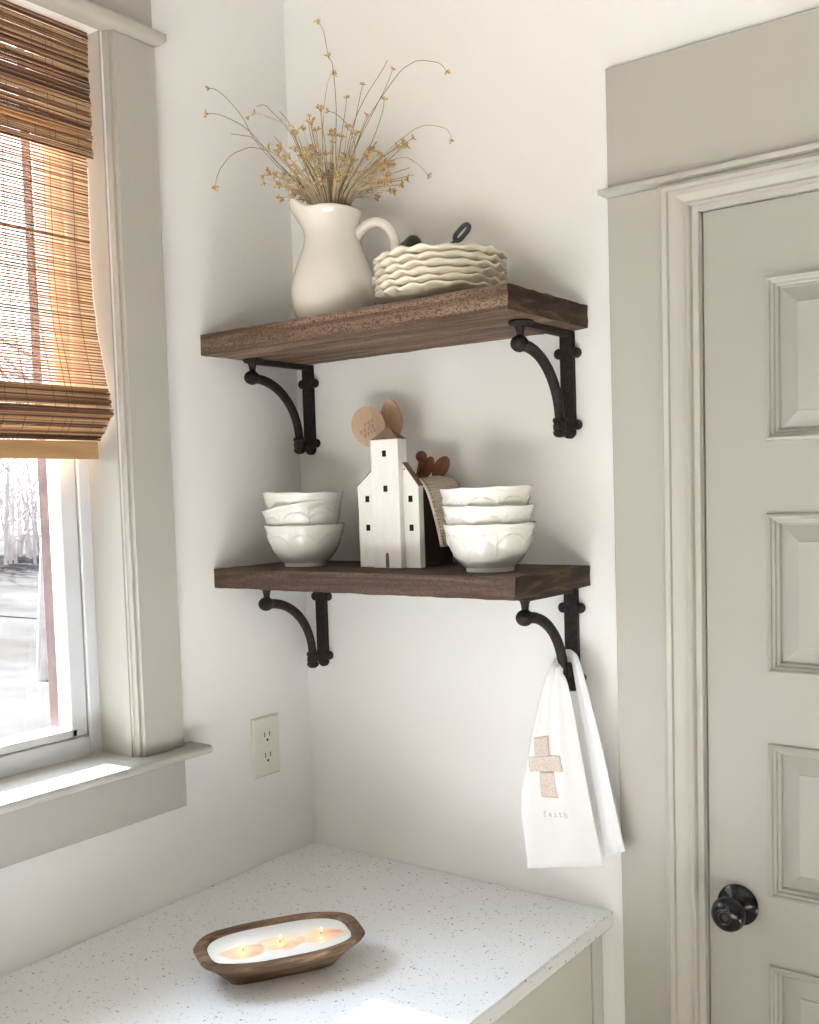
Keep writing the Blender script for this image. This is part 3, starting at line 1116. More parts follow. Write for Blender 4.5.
STEMS = [
    ('tallest dried flower stem, upright, with seed heads at top and near top', [0, 2], [(0.2177, -0.12, 2.1209), (0.2263, -0.1232, 2.2102), (0.2306, -0.1252, 2.2656), (0.2278, -0.1274, 2.328), (0.2198, -0.1279, 2.3441), (0.2117, -0.1294, 2.3883), (0.2014, -0.13, 2.4052)]),
    ('tall upright dried flower stem ending in one head just below the tallest', [0], [(0.1905, -0.12, 2.1262), (0.1894, -0.1154, 2.2205), (0.1952, -0.1123, 2.2837), (0.2054, -0.1104, 2.3191), (0.213, -0.11, 2.323)]),
    ('dried flower stem arching furthest up and left, small head at its tip', [0], [(0.1544, -0.12, 2.1244), (0.1176, -0.1517, 2.1745), (0.09, -0.1797, 2.2203), (0.0828, -0.1991, 2.2544), (0.0665, -0.2178, 2.2847), (0.0507, -0.2296, 2.3013), (0.0397, -0.235, 2.3047)]),
    ('long dried flower stem arching left, its tip nearly level, below the highest left one', [0], [(0.1463, -0.12, 2.1259), (0.1144, -0.1643, 2.1897), (0.0908, -0.1959, 2.2332), (0.0634, -0.2166, 2.2542), (0.046, -0.2276, 2.2622), (0.0328, -0.235, 2.2632)]),
    ('dried flower stem drooping down at far left with a round head hanging', [0], [(0.1542, -0.12, 2.1214), (0.1338, -0.1593, 2.1839), (0.0937, -0.1841, 2.2055), (0.0721, -0.1958, 2.2027), (0.0564, -0.2054, 2.1949), (0.0441, -0.2191, 2.1727), (0.0423, -0.2278, 2.1548), (0.0466, -0.235, 2.1378)]),
    ('dried flower stem leaning left with two heads close together at its tip', [0, 1], [(0.1783, -0.12, 2.1198), (0.1763, -0.1452, 2.1754), (0.1621, -0.1696, 2.2268), (0.1328, -0.1838, 2.2469), (0.1074, -0.1946, 2.2585), (0.0961, -0.2, 2.2522)]),
    ('thin dried stem at left hooked over at its bare tip', [], [(0.1703, -0.12, 2.1213), (0.1596, -0.1591, 2.2158), (0.1302, -0.1804, 2.2616), (0.1197, -0.1857, 2.2713), (0.1075, -0.19, 2.2701)]),
    ('short straight dried stem at left with a bare pointed tip', [], [(0.1822, -0.12, 2.1191), (0.1736, -0.1382, 2.1719), (0.1644, -0.1555, 2.2214), (0.1533, -0.1636, 2.2436), (0.1418, -0.17, 2.2601)]),
    ('bare dried stem pointing sideways at left between two arching stems', [], [(0.1582, -0.12, 2.1207), (0.1296, -0.1638, 2.175), (0.1069, -0.1965, 2.2133), (0.0882, -0.2101, 2.2209), (0.0737, -0.22, 2.2239)]),
    ('long dried flower stem arching high over to the right, head at its tip', [0], [(0.2368, -0.12, 2.1172), (0.276, -0.1168, 2.2064), (0.3131, -0.1149, 2.2485), (0.3562, -0.113, 2.2851), (0.377, -0.1123, 2.2935), (0.3974, -0.1117, 2.2953), (0.4302, -0.1107, 2.2843), (0.4416, -0.1104, 2.276), (0.449, -0.11, 2.2658)]),
    ('dried flower stem arching low over to the right, head drooping at its tip', [0], [(0.2513, -0.12, 2.1002), (0.3147, -0.1125, 2.1597), (0.3691, -0.1074, 2.1879), (0.3889, -0.1057, 2.1936), (0.4084, -0.1042, 2.1928), (0.4369, -0.1019, 2.182), (0.4458, -0.1009, 2.1722), (0.4481, -0.1, 2.1623)]),
    ('lowest dried flower stem bending out right above the plates', [0], [(0.2549, -0.12, 2.0966), (0.3052, -0.12, 2.1376), (0.363, -0.12, 2.1476), (0.3937, -0.12, 2.1303), (0.4069, -0.12, 2.1168), (0.4147, -0.12, 2.1087)]),
    ('straight bare dried stem leaning right beneath the high right arch', [], [(0.2292, -0.12, 2.1187), (0.2459, -0.1075, 2.2156), (0.272, -0.0997, 2.2685), (0.3052, -0.0929, 2.3073), (0.3169, -0.09, 2.3247)]),
    ('dried flower stem curling back left in the middle with two heads', [0, 2], [(0.2289, -0.12, 2.113), (0.2786, -0.1379, 2.1668), (0.2769, -0.1487, 2.2061), (0.2585, -0.1562, 2.2306), (0.2433, -0.16, 2.2387)]),
    ('straight dried flower stem leaning right, head beside the bare stem tip', [0], [(0.2291, -0.12, 2.1159), (0.2576, -0.1043, 2.1967), (0.282, -0.0952, 2.239), (0.309, -0.0849, 2.2862), (0.3186, -0.08, 2.3106)]),
    ('dried flower stem right of centre with one small pale head', [0], [(0.2291, -0.12, 2.1159), (0.2387, -0.0891, 2.2336), (0.2435, -0.0732, 2.2946), (0.2453, -0.07, 2.3067)]),
    ('dried flower stem in the middle with one pale head under the tall ones', [0], [(0.2176, -0.12, 2.1181), (0.224, -0.1096, 2.2027), (0.232, -0.1023, 2.2603), (0.2332, -0.1, 2.279)]),
    ('dried flower stem right of centre with a small dark head', [0], [(0.2366, -0.12, 2.1116), (0.2819, -0.0976, 2.1931), (0.2977, -0.0849, 2.2438), (0.2991, -0.08, 2.2658)]),
    ('dried flower stem left of centre with one upright pale head', [0], [(0.1941, -0.12, 2.1197), (0.1858, -0.1295, 2.1772), (0.1802, -0.138, 2.2282), (0.1811, -0.14, 2.2401)]),
    ('short dried flower stem leaning right with one head below the low right arch', [0], [(0.2514, -0.12, 2.103), (0.3141, -0.1031, 2.1509), (0.3507, -0.093, 2.1791), (0.3629, -0.09, 2.1855)]),
]
for lab, hs, pts in STEMS:
    x0 = Vector(pts[0])
    root = Vector((PX + (x0.x - PX) * 0.35, PY + rs.uniform(-.02, .02), 1.99))
    stem([root] + pts, lab, [(i, rs.uniform(0.85, 1.15)) for i in hs], M['grey_stem'] if rs.random() < .75 else M['straw'])

for k in range(150):
    az = rs.uniform(0, 2 * math.pi)
    lean = rs.betavariate(2.0, 1.1)
    spread = Vector((math.cos(az), math.sin(az) * 0.62, 0))
    r_in = 0.030 * lean
    root = Vector((PX + spread.x * r_in * 0.4, PY + spread.y * r_in * 0.4, 1.985))
    mouth = Vector((PX + spread.x * 0.040 * lean, PY + spread.y * 0.042 * lean, 2.098))
    ln = rs.uniform(0.070, 0.165) * (1.0 - 0.05 * lean)
    ang = R(72 if spread.x > 0 else 60) * lean ** 1.0
    d = Vector((spread.x * math.sin(ang), spread.y * math.sin(ang), math.cos(ang)))
    tip = mouth + d * ln + Vector((0, 0, -0.010 * lean))
    midp = mouth.lerp(tip, 0.55) + Vector((0, 0, 0.010 * lean)) + Vector((rs.uniform(-1, 1), rs.uniform(-1, 1), 0)) * 0.004
    hs = [(0, rs.uniform(0.8, 1.45))] if rs.random() < 0.85 else []
    if rs.random() < 0.7:
        hs.append((1, rs.uniform(0.6, 1.0)))
    stem([root, mouth, midp, tip], 'short straw stem with ochre heads in the thick cluster at the pitcher mouth' if hs else 'short bare straw stem in the thick cluster at the pitcher mouth', hs,
         M['straw'] if rs.random() < 0.88 else M['grey_stem'], 0.0011, 0.0007, 'short straw stems clustered at the pitcher mouth')

# ------------------------------------------------------------------ ruffled plates
def make_plate(seed):
    bm = bmesh.new()
    pr_ = [(0.0, 0.0030), (0.052, 0.0030), (0.056, 0.0), (0.060, 0.0), (0.068, 0.005), (0.082, 0.0110), (0.094, 0.0160), (0.1015, 0.0195), (0.1050, 0.0218),
           (0.1054, 0.0245), (0.1036, 0.0254), (0.098, 0.0238), (0.088, 0.0190), (0.072, 0.0110), (0.060, 0.0070), (0.0, 0.0065)]

    def fn(r, z, th, i):
        k = max(0, (r - 0.060) / 0.045)
        ww = math.sin(th * 17 + seed) + 0.35 * math.sin(th * 5 + seed * 2.3) + 0.25 * math.sin(th * 21 + seed)
        return r + 0.0016 * k * k * math.cos(th * 17 + seed + 0.8), z + 0.0023 * k * k * ww
    lathe(bm, pr_, 180, fn)
    return bm


PLX, PLY = 0.4380, -0.127
names = ['lowest of the six ruffled cream plates, resting on the upper shelf', 'ruffled cream plate second from the bottom of its stack',
         'ruffled cream plate third from the bottom of its stack', 'ruffled cream plate third from the top of its stack',
         'ruffled cream plate directly under the topmost plate', 'topmost ruffled cream plate with the black measuring cup on it']
for k in range(6):
    o = finish('plate', make_plate(k * 1.9), M['plate'], smooth=80, loc=(PLX + rs.uniform(-.0012, .0012), PLY + rs.uniform(-.0012, .0012), Z1 + 0.0003 + k * 0.0112))
    tag(o, names[k], 'plate', 'stack of ruffled plates on the upper shelf')
PTOP = Z1 + 5 * 0.0112

# black measuring cup lying upside down on the top plate
sp = thing('measuring_cup', 'small black iron measuring cup with slotted handle, upturned on the top plate', 'measuring cup', (PLX + 0.0195, PLY - 0.053, PTOP + 0.0110))
bm = bmesh.new()
pr_ = [(0.0, 0.0440), (0.0060, 0.0430), (0.0110, 0.0390), (0.0142, 0.0325), (0.0158, 0.0230), (0.0168, 0.0), (0.0150, 0.0), (0.0140, 0.0225), (0.0100, 0.0350), (0.0, 0.0395)]
lathe(bm, pr_, 28, lambda r, z, th, i: (r * (1 + (0.50 if 0.018 < z < 0.034 else 0.0) * max(0, math.cos(th - R(200))) ** 12), z), M4=Matrix.Translation((-0.033, 0.0, 0.0)))
finish('cup', bm, M['black'], sp, smooth=60)
bm = bmesh.new()
pts = smooth_curve([(-0.020, 0, 0.0225), (-0.006, 0, 0.0222), (0.014, 0, 0.0200), (0.034, 0, 0.0185), (0.049, 0, 0.0235)], 4)
tube(bm, pts, 0.0024, 8)
lp = []
for k in range(33):
    a = 2 * math.pi * k / 32
    lx = 0.0085 * math.cos(a) + 0.0045 * (1 if math.cos(a) > 0 else -1) * min(1, abs(math.cos(a)) * 4)
    ly = 0.0052 * math.sin(a)
    lp.append((0.0590 + lx * 0.92 + ly * 0.47, ly * 0.62, 0.0325 + lx * 0.70 - ly * 0.62))
tube(bm, lp, 0.0036, 8, cap=False)
finish('cup_handle', bm, M['black'], sp, smooth=60)

# ------------------------------------------------------------------ embossed bowls
def make_bowl():
    bm = bmesh.new()
    key = [(0.0, 0.004), (0.033, 0.004), (0.0345, 0.0), (0.0375, 0.0), (0.0382, 0.004), (0.0385, 0.0065), (0.0430, 0.0105), (0.0500, 0.0175), (0.0560, 0.0260),
           (0.0602, 0.0350), (0.0632, 0.0440), (0.0658, 0.0530), (0.0682, 0.0620), (0.0708, 0.0695), (0.0722, 0.0725)]
    outer = key[:6] + [(q.x, q.z) for q in smooth_curve([(a, 0, z) for a, z in key[5:]], 5)]
    top = outer[-1]
    inner = [(max(0.0, a - 0.0034), z + (0.0045 if z < 0.012 else 0.0)) for a, z in outer[::-1] if z > 0.0065]
    full = outer + [(top[0] - 0.0006, top[1] + 0.0013), (top[0] - 0.0022, top[1] + 0.0012)] + inner + [(0.0, 0.0105)]
    n_out = len(outer)

    def fn(r, z, th, i):
        hgt = max(0.0, min(1.0, (z - 0.010) / 0.062))
        lob = (th / (2 * math.pi) * 8) % 1.0
        tri = abs(lob - 0.5) * 2            # 1 on the ribs, 0 mid lobe
        rr = r * (1 + 0.007 * hgt * (tri ** 3 - 0.4))
        zz = z + 0.0012 * hgt ** 6 * (tri ** 2 - 0.35)
        if 6 < i < n_out:
            # two rings under the rim
            for zc in (0.0655, 0.0615):
                rr += 0.00085 * math.exp(-((z - zc) / 0.0009) ** 2)
            # arches hanging between the ribs
            az = 0.0575 - 0.0150 * (abs(lob - 0.5) * 2) ** 2.2
            rr += 0.0021 * math.exp(-((z - az) / 0.0010) ** 2)
            # beading inside the arch ends and a rib with a sprig
            rib = math.exp(-((0.5 - abs(lob - 0.5)) / 0.020) ** 2)
            if z < 0.060:
                rr += 0.0008 * rib
            spr = math.exp(-((0.5 - abs(lob - 0.5)) / 0.10) ** 2) * math.exp(-((z - 0.046) / 0.0075) ** 2)
            rr += 0.0015 * spr * (0.5 + 0.5 * math.sin(z * 1900) * math.sin(th * 90))
        return rr, zz
    lathe(bm, full, 320, fn)
    return bm


bowl0 = finish('bowl', make_bowl(), M['bowl'], smooth=75)
G1, G2 = 'bowl stack at the left of the lower shelf', 'bowl stack at the right of the lower shelf'
BL, BR = (0.1285, -0.132), (0.5315, -0.150)
spec = [((BL[0], BL[1], Z2 + 0.0004), (0, 0, 0.30), 'lowest embossed ivory bowl of the left stack, standing on the shelf', G1),
        ((BL[0] + 0.0075, BL[1], Z2 + 0.0345), (0.0, R(-9.5), 0.10), 'tilted middle ivory bowl of the left stack', G1),
        ((BL[0] - 0.0025, BL[1] - 0.0005, Z2 + 0.0575), (0.0, R(1.2), 0.52), 'topmost ivory bowl of the left stack', G1),
        ((BR[0], BR[1], Z2 + 0.0004), (0, 0, -0.06), 'lowest embossed ivory bowl of the right stack, beside the shelf end', G2),
        ((BR[0] - 0.0015, BR[1], Z2 + 0.0278), (0.0, R(0.6), 0.16), 'middle ivory bowl of the right stack', G2),
        ((BR[0] - 0.003, BR[1], Z2 + 0.0552), (0.0, R(-1.0), 0.05), 'topmost ivory bowl of the right stack, catching the light', G2)]
for i, (loc, rot, lab, g) in enumerate(spec):
    o = bowl0 if i == 0 else dup(bowl0)
    o.location, o.rotation_euler = loc, rot
    tag(o, lab, 'bowl', g)

# ------------------------------------------------------------------ white wooden house
HX = 0.3268
hs_ = thing('wooden_house', 'white painted wooden house with tower standing on the lower shelf', 'house ornament', (HX, -0.1350, Z2 + 0.0003))
def hz(z):
    return z - Z2


bm = bmesh.new()
box(bm, -0.0290, 0.0290, -0.0120, 0.0120, 0.0, hz(1.6905))
finish('tower', bm, M['house'], hs_, bevel=0.0012)
bm = bmesh.new()
prism(bm, [(-0.0685, 0), (-0.0292, 0), (-0.0292, hz(1.6460)), (-0.0685, hz(1.6150))], -0.0010, 0.0130)
finish('wing', bm, M['house'], hs_, bevel=0.0010)
bm = bmesh.new()
prism(bm, [(0.0292, 0), (0.0600, 0), (0.0600, hz(1.6120)), (0.0292, hz(1.6500))], -0.0010, 0.0130)
finish('wing', bm, M['house'], hs_, bevel=0.0010)
bm = bmesh.new()
prism(bm, [(0.0292, hz(1.6502)), (0.0606, hz(1.6118)), (0.0606, hz(1.6130)), (0.0292, hz(1.6518))], -0.0012, 0.0132)
finish('wing_roof', bm, M['roof_wood'], hs_)
bm = bmesh.new()
prism(bm, [(-0.0292, hz(1.6462)), (-0.0690, hz(1.6150)), (-0.0690, hz(1.6160)), (-0.0292, hz(1.6475))], -0.0008, 0.0128)
finish('wing_roof', bm, M['roof_wood'], hs_)
bm = bmesh.new()
zb = hz(1.6907)
b4 = [bm.verts.new((x, y, zb)) for x, y in ((-0.0286, -0.0116), (0.0286, -0.0116), (0.0286, 0.0118), (-0.0286, 0.0118))]
pk = [bm.verts.new((-0.001, 0.0, zb + 0.0200)), bm.verts.new((0.003, 0.0, zb + 0.0200))]
bm.faces.new(b4[::-1])
bm.faces.new((b4[0], b4[1], pk[1], pk[0]))
bm.faces.new((b4[1], b4[2], pk[1]))
bm.faces.new((b4[2], b4[3], pk[0], pk[1]))
bm.faces.new((b4[3], b4[0], pk[0]))
finish('tower_roof', bm, M['roof_wood'], hs_, smooth=0)
for (wx, wz, yy) in ((0.0, 1.6670, -0.0122), (0.0005, 1.6090, -0.0122), (-0.0480, 1.5925, -0.0012), (-0.0480, 1.5440, -0.0012), (0.0435, 1.5910, -0.0012), (0.0440, 1.5435, -0.0012)):
    bm = bmesh.new()
    box(bm, wx - 0.0042, wx + 0.0042, yy - 0.0001, yy + 0.001, hz(wz) - 0.0052, hz(wz) + 0.0052)
    finish('window', bm, M['window_dark'], hs_, smooth=0)  # raised dark block in place of a shaded hole
bm = bmesh.new()
prism(bm, [(-0.0035, 0.0006), (0.0035, 0.0006), (0.0035, 0.0215), (0.0025, 0.0245), (0.0, 0.0260), (-0.0025, 0.0245), (-0.0035, 0.0215)], -0.0123, -0.011)
finish('doorway', bm, M['roof_wood'], hs_, smooth=0)
bm = bmesh.new()
prism(bm, [(0.0295 + 0.0016 * math.cos(t * .785) + 0.003, hz(1.6400) + 0.0016 * math.sin(t * .785)) for t in range(8)], -0.0012, -0.0006)
finish('nail_hole', bm, M['window_dark'], hs_, smooth=0)

# dark box behind the house, holding spoons
UX0, UX1, UY0, UY1, UZ = 0.272, 0.378, -0.1195, -0.030, 1.6095
ub = thing('utensil_box', 'dark stained wooden box holding spoons behind the white house', 'box', ((UX0 + UX1) / 2, (UY0 + UY1) / 2, Z2 + 0.0003))
hx, hy, hh = (UX1 - UX0) / 2, (UY1 - UY0) / 2, UZ - Z2
for nm, b6 in (('side_panel', (-hx, -hx + .006, -hy, hy, 0, hh)), ('side_panel', (hx - .006, hx, -hy, hy, 0, hh)),
               ('front_panel', (-hx + .0061, hx - .0061, -hy, -hy + .006, 0, hh)), ('back_panel', (-hx + .0061, hx - .0061, hy - .006, hy, 0, hh)),
               ('bottom_panel', (-hx + .0061, hx - .0061, -hy + .0061, hy - .0061, 0, .006))):
    bm = bmesh.new()
    box(bm, *b6)
    finish(nm, bm, M['dark_box'], ub, bevel=0.0008)

# tan waffle cloth hanging over the box rim
def cloth_pt(s, v):
    """s along the drop, v from the front edge to the wall"""
    front = [(0.352, 1.560), (0.358, 1.600), (0.366, 1.6165), (0.3805, 1.6190), (0.3950, 1.5985), (0.4085, 1.5570), (0.4165, 1.5250), (0.4190, 1.5120)]
    back = [(0.332, 1.560), (0.336, 1.602), (0.347, 1.6215), (0.372, 1.6255), (0.3975, 1.6130), (0.4130, 1.5720), (0.4200, 1.5330), (0.4215, 1.5170)]
    f = [Vector((a, 0, z)) for a, z in front]
    b_ = [Vector((a, 0, z)) for a, z in back]
    sf, sb = CF, CB
    i = min(len(sf) - 1, int(round(s * (len(sf) - 1))))
    q = sf[i].lerp(sb[i], v)
    q.y = -0.1180 + (0.078) * v
    q.z += 0.0012 * math.sin(v * 9 + s * 4) * s
    return q


CF = smooth_curve([(a, 0, z) for a, z in [(0.352, 1.560), (0.358, 1.600), (0.366, 1.6165), (0.3805, 1.6190), (0.3950, 1.5985), (0.4085, 1.5570), (0.4165, 1.5250), (0.4190, 1.5120)]], 6)
CB = smooth_curve([(a, 0, z) for a, z in [(0.332, 1.560), (0.336, 1.602), (0.347, 1.6215), (0.372, 1.6255), (0.3975, 1.6130), (0.4130, 1.5720), (0.4200, 1.5330), (0.4215, 1.5170)]], 6)
bm = bmesh.new()
ns, nv = len(CF) - 1, 20
g = [[bm.verts.new(cloth_pt(i / ns, j / nv)) for j in range(nv + 1)] for i in range(ns + 1)]
for i in range(ns):
    for j in range(nv):
        bm.faces.new((g[i][j], g[i + 1][j], g[i + 1][j + 1], g[i][j + 1]))
cl = finish('dish_cloth', bm, M['cloth'], smooth=80)
so = cl.modifiers.new('thickness', 'SOLIDIFY')
so.thickness = 0.004
so.offset = 1
tag(cl, 'tan waffle weave cloth with stitched edge draped over the dark box beside the house', 'cloth')
bm = bmesh.new()
pts = [cloth_pt(i / ns, 0.0) + Vector((0.0005, -0.0020, 0.001)) for i in range(10, ns + 1)]
tube(bm, pts, 0.0030, 8)
finish('hem', bm, M['cloth'], cl)
bm = bmesh.new()
for i in range(16, ns, 1):
    a, b_ = cloth_pt(i / ns, 0.02), cloth_pt((i + 1) / ns, 0.02)
    d = (b_ - a)
    q = a + d * 0.3 + Vector((0.0035, -0.0030, 0.0022))
    tube(bm, [q, q + d * 0.45 + Vector((0.0006, 0.0012, 0.0004))], 0.0010, 5)
finish('stitching', bm, M['stitch'], cl)


# wooden spoons standing in the box
def frame_m(origin, down, face):
    """local -z runs down the handle, local -y is the face of the spoon"""
    z = -Vector(down).normalized()
    y = -(Vector(face) - z * Vector(face).dot(z)).normalized()
    x = y.cross(z)
    m = Matrix((x, y, z)).transposed().to_4x4()
    m.translation = Vector(origin)
    return m


def wooden_spoon(name, label, cat, origin, foot, face, hw, hl, depth, thick, m, group, hr=0.0045, concave=True):
    o = Vector(origin)
    f = Vector(foot)
    t = thing(name, label, cat, origin, group=group)
    t.matrix_world = frame_m(o, f - o, face)
    ln = (f - o).length
    bm = bmesh.new()
    nu, nv = 12, 32
    # dished oval: front surface sunk by depth (or domed), back domed
    def ring(k, side):
        rr = k / nu
        out = []
        for j in range(nv):
            a = 2 * math.pi * j / nv
            x = hw * rr * math.cos(a)
            z = hl * rr * math.sin(a)
            if z < 0:
                x *= 1 - 0.16 * (z / hl) ** 2
            if side == 0:
                y = (depth * (1 - rr ** 2) if concave else -depth * (1 - rr ** 2)) - thick * 0.25
            else:
                y = (depth if concave else 0) * (1 - rr ** 2) + thick * (1 - 0.6 * rr ** 3)
            out.append((x, y, z))
        return out
    rings = {}
    for side in (0, 1):
        c = bm.verts.new((0, (depth if concave else -depth) - thick * .25, 0) if side == 0 else (0, (depth if concave else 0) + thick, 0))
        prev = [bm.verts.new(q) for q in ring(1, side)]
        for j in range(nv):
            bm.faces.new((c, prev[j], prev[(j + 1) % nv]))
        for k in range(2, nu + 1):
            cur = [bm.verts.new(q) for q in ring(k, side)]
            for j in range(nv):
                bm.faces.new((prev[j], cur[j], cur[(j + 1) % nv], prev[(j + 1) % nv]))
            prev = cur
        rings[side] = prev
    for j in range(nv):
        bm.faces.new((rings[0][j], rings[1][j], rings[1][(j + 1) % nv], rings[0][(j + 1) % nv]))
    finish('spoon_bowl', bm, m, t, smooth=50)
    bm = bmesh.new()
    hp_ = [(0, thick * 0.45, -hl * 0.90), (0, thick * 0.45, -hl * 1.15), (0, thick * 0.4, -(hl + ln) * 0.5), (0, thick * 0.4, -ln)]
    tube(bm, smooth_curve(hp_, 5), [hr * 1.5 - hr * 0.5 * min(1, i / 5) for i in range(16)], 10)
    finish('spoon_handle', bm, m, t, smooth=60)
    return t


tocam = Vector((1.386, -1.477, 1.60)) - Vector((0.24, -0.07, 1.72))
s1 = wooden_spoon('wooden_spoon', 'pale wooden spoon with burned writing, leaning left behind the tower', 'spoon', (0.2390, -0.078, 1.7200), (0.312, -0.083, 1.490), (0.50, -0.85, 0.06),
                  0.0300, 0.0365, 0.0015, 0.006, M['spoon_wood'], 'large wooden spoons in the box', 0.0052, False)
s2 = wooden_spoon('wooden_spoon', 'pale wooden spoon with deep bowl, right of the one with writing', 'spoon', (0.2640, -0.046, 1.7300), (0.288, -0.052, 1.490), (-0.10, -0.90, 0.42),
                  0.0225, 0.0375, 0.0210, 0.005, M['spoon_wood'], 'large wooden spoons in the box', 0.0052, True)
# faint burned marks on the first spoon
bm = bmesh.new()
rq = random.Random(5)
for row, (z0, xs) in enumerate(((0.004, (-0.003, 0.003, 0.010)), (-0.005, (-0.014, -0.007, 0.001, 0.008)), (-0.014, (-0.008, -0.002, 0.004, 0.010)))):
    for x in xs:
        pts = [(x + 0.0022 * math.cos(a) * rq.uniform(.6, 1.1), -0.0044 + 0.0000, z0 + 0.0030 * math.sin(a) + x * 0.25) for a in [rq.uniform(0, 1) + q * 1.1 for q in range(5)]]
        tube(bm, pts, 0.0005, 4)
finish('burned_writing', bm, M['stitch'], s1)
for (o_, f_, fc_, hw, hl, dp, lab, conc) in (
        ((0.3390, -0.060, 1.6625), (0.306, -0.064, 1.530), (0.60, -0.78, 0.10), 0.0098, 0.0098, 0.004, 'small round reddish measuring spoon, left of the other two', True),
        ((0.3560, -0.070, 1.6410), (0.290, -0.074, 1.535), (0.75, -0.60, 0.30), 0.0105, 0.0235, 0.006, 'dark middle reddish measuring spoon showing a shaded bowl', True),
        ((0.3775, -0.058, 1.6415), (0.288, -0.056, 1.532), (0.50, -0.82, 0.10), 0.0130, 0.0235, 0.006, 'largest reddish measuring spoon, rightmost above the tan cloth', True)):
    wooden_spoon('measuring_spoon', lab, 'spoon', o_, f_, fc_, hw, hl, dp, 0.003, M['red_wood'], 'reddish measuring spoons in the box', 0.0036, conc)

# ------------------------------------------------------------------ towel
rowsL = [(.5626, -.115, 1.004), (.5488, -.108, 1.106), (.5539, -.100, 1.156), (.570, -.078, 1.265), (.5815, -.058, 1.318), (.5885, -.029, 1.338), (.6060, -.030, 1.340),
         (.6310, -.048, 1.318), (.6640, -.050, 1.198), (.7000, -.050, 1.036)]
rowsR = [(.6636, -.05, 1.006), (.6445, -.052, 1.10), (.6347, -.052, 1.1552), (.6120, -.055, 1.282), (.6000, -.052, 1.308), (.5910, -.024, 1.318), (.6010, -.023, 1.318),
         (.6120, -.034, 1.290), (.6320, -.034, 1.170), (.6570, -.036, 1.014)]
NS = 8
TL_, TR_ = smooth_curve(rowsL, NS), smooth_curve(rowsR, NS)


def towel_pt(s, t, off=0.0):
    """t counts rows from the left hem; s from the outer to the inner edge"""
    i = min(int(t * NS), len(TL_) - 2)
    f = t * NS - i
    a = TL_[i].lerp(TL_[i + 1], f)
    b_ = TR_[i].lerp(TR_[i + 1], f)
    q = a.lerp(b_, s)
    side = (b_ - a)
    nrm = Vector((side.y, -side.x, 0))
    nrm = nrm.normalized() if nrm.length > 1e-6 else Vector((0, -1, 0))
    if t > 5.5:
        nrm = -nrm
        nrm = Vector((0.3, -0.95, 0)).normalized()
    else:
        nrm = Vector((0.45, -0.89, 0)).normalized()
    wid = min(1.0, side.length / 0.09)
    amp = 0.0030 * wid + 0.0016 * (1 - wid)
    fold = math.sin(s * 9.5 + 0.7 + t * 0.25) * 0.55 + math.sin(s * 21 + t * 0.5) * 0.25 * (1 if t > 2 else t / 2)
    edge = math.sin(math.pi * s) ** 0.5 if 0 < s < 1 else 0
    return q + nrm * (amp * fold * edge + off)


bm = bmesh.new()
ns = 36
nt_ = (len(rowsL) - 1) * NS
g = [[bm.verts.new(towel_pt(j / ns, i / NS)) for j in range(ns + 1)] for i in range(nt_ + 1)]
for i in range(nt_):
    for j in range(ns):
        bm.faces.new((g[i][j], g[i][j + 1], g[i + 1][j + 1], g[i + 1][j]))
tw = finish('hand_towel', bm, M['linen'], smooth=80)
so = tw.modifiers.new('thickness', 'SOLIDIFY')
so.thickness = 0.0016
so.offset = 0
tag(tw, 'white towel with beige cross and the word faith, hanging from the lower right bracket', 'towel')
# stitched cross
bm = bmesh.new()
def patch(s0, s1, s2, s3, t0, t1, n=8):
    """bottom edge s0..s1 at t0, top edge s2..s3 at t1"""
    gg = []
    for i in range(n + 1):
        v = i / n
        a, b_ = s0 + (s2 - s0) * v, s1 + (s3 - s1) * v
        gg.append([bm.verts.new(towel_pt(a + (b_ - a) * j / n, t0 + (t1 - t0) * v, 0.0016)) for j in range(n + 1)])
    for i in range(n):
        for j in range(n):
            bm.faces.new((gg[i][j], gg[i][j + 1], gg[i + 1][j + 1], gg[i + 1][j]))


patch(0.31, 0.55, 0.25, 0.48, 1.14, 1.98, 12)
patch(0.085, 0.64, 0.02, 0.60, 1.98, 2.22, 12)
patch(0.14, 0.41, 0.065, 0.375, 2.22, 2.47, 8)
bmesh.ops.remove_doubles(bm, verts=bm.verts[:], dist=0.00005)
cr = finish('cross', bm, M['patch'], tw, smooth=80)
so = cr.modifiers.new('thickness', 'SOLIDIFY')
so.thickness = 0.0008
# typewriter word
strokes = {
    'f': [[(.80, 1.45), (.60, 1.62), (.40, 1.45), (.40, 0)], [(.10, 0), (.72, 0)], [(.08, 1), (.74, 1)]],
    'a': [[(.15, .85), (.40, 1), (.65, .85), (.65, .12), (.82, 0)], [(.65, .56), (.36, .58), (.12, .30), (.32, .02), (.65, .25)]],
    'i': [[(.18, 1), (.46, 1), (.46, 0)], [(.12, 0), (.80, 0)], [(.44, 1.38), (.46, 1.50)]],
    't': [[(.35, 1.40), (.35, .22), (.52, 0), (.80, .14)], [(.08, 1), (.74, 1)]],
    'h': [[(.02, 1.6), (.20, 1.6), (.20, 0)], [(.02, 0), (.38, 0)], [(.20, .75), (.46, 1), (.70, .80), (.70, 0)], [(.54, 0), (.88, 0)]]}
bm = bmesh.new()
for k, ch in enumerate('faith'):
    for st in strokes[ch]:
        pts = []
        for (ax, ay), (bx, by) in zip(st, st[1:]):
            for q in range(4):
                pts.append((ax + (bx - ax) * q / 4, ay + (by - ay) * q / 4))
        pts.append(st[-1])
        tube(bm, [towel_pt(0.305 + (k + px_ * 0.82) * 0.072 + 0.0, 0.765 + pz_ * 0.057, 0.0018) for px_, pz_ in pts], 0.00042, 5)
finish('lettering', bm, M['thread'], tw)

# ------------------------------------------------------------------ dough bowl candle
cd = thing('candle', 'lit three wick candle in a carved oval wooden dough bowl on the counter', 'candle', (0.334, -0.437, 0.9142), (0, 0, math.atan2(0.848, 0.53)))


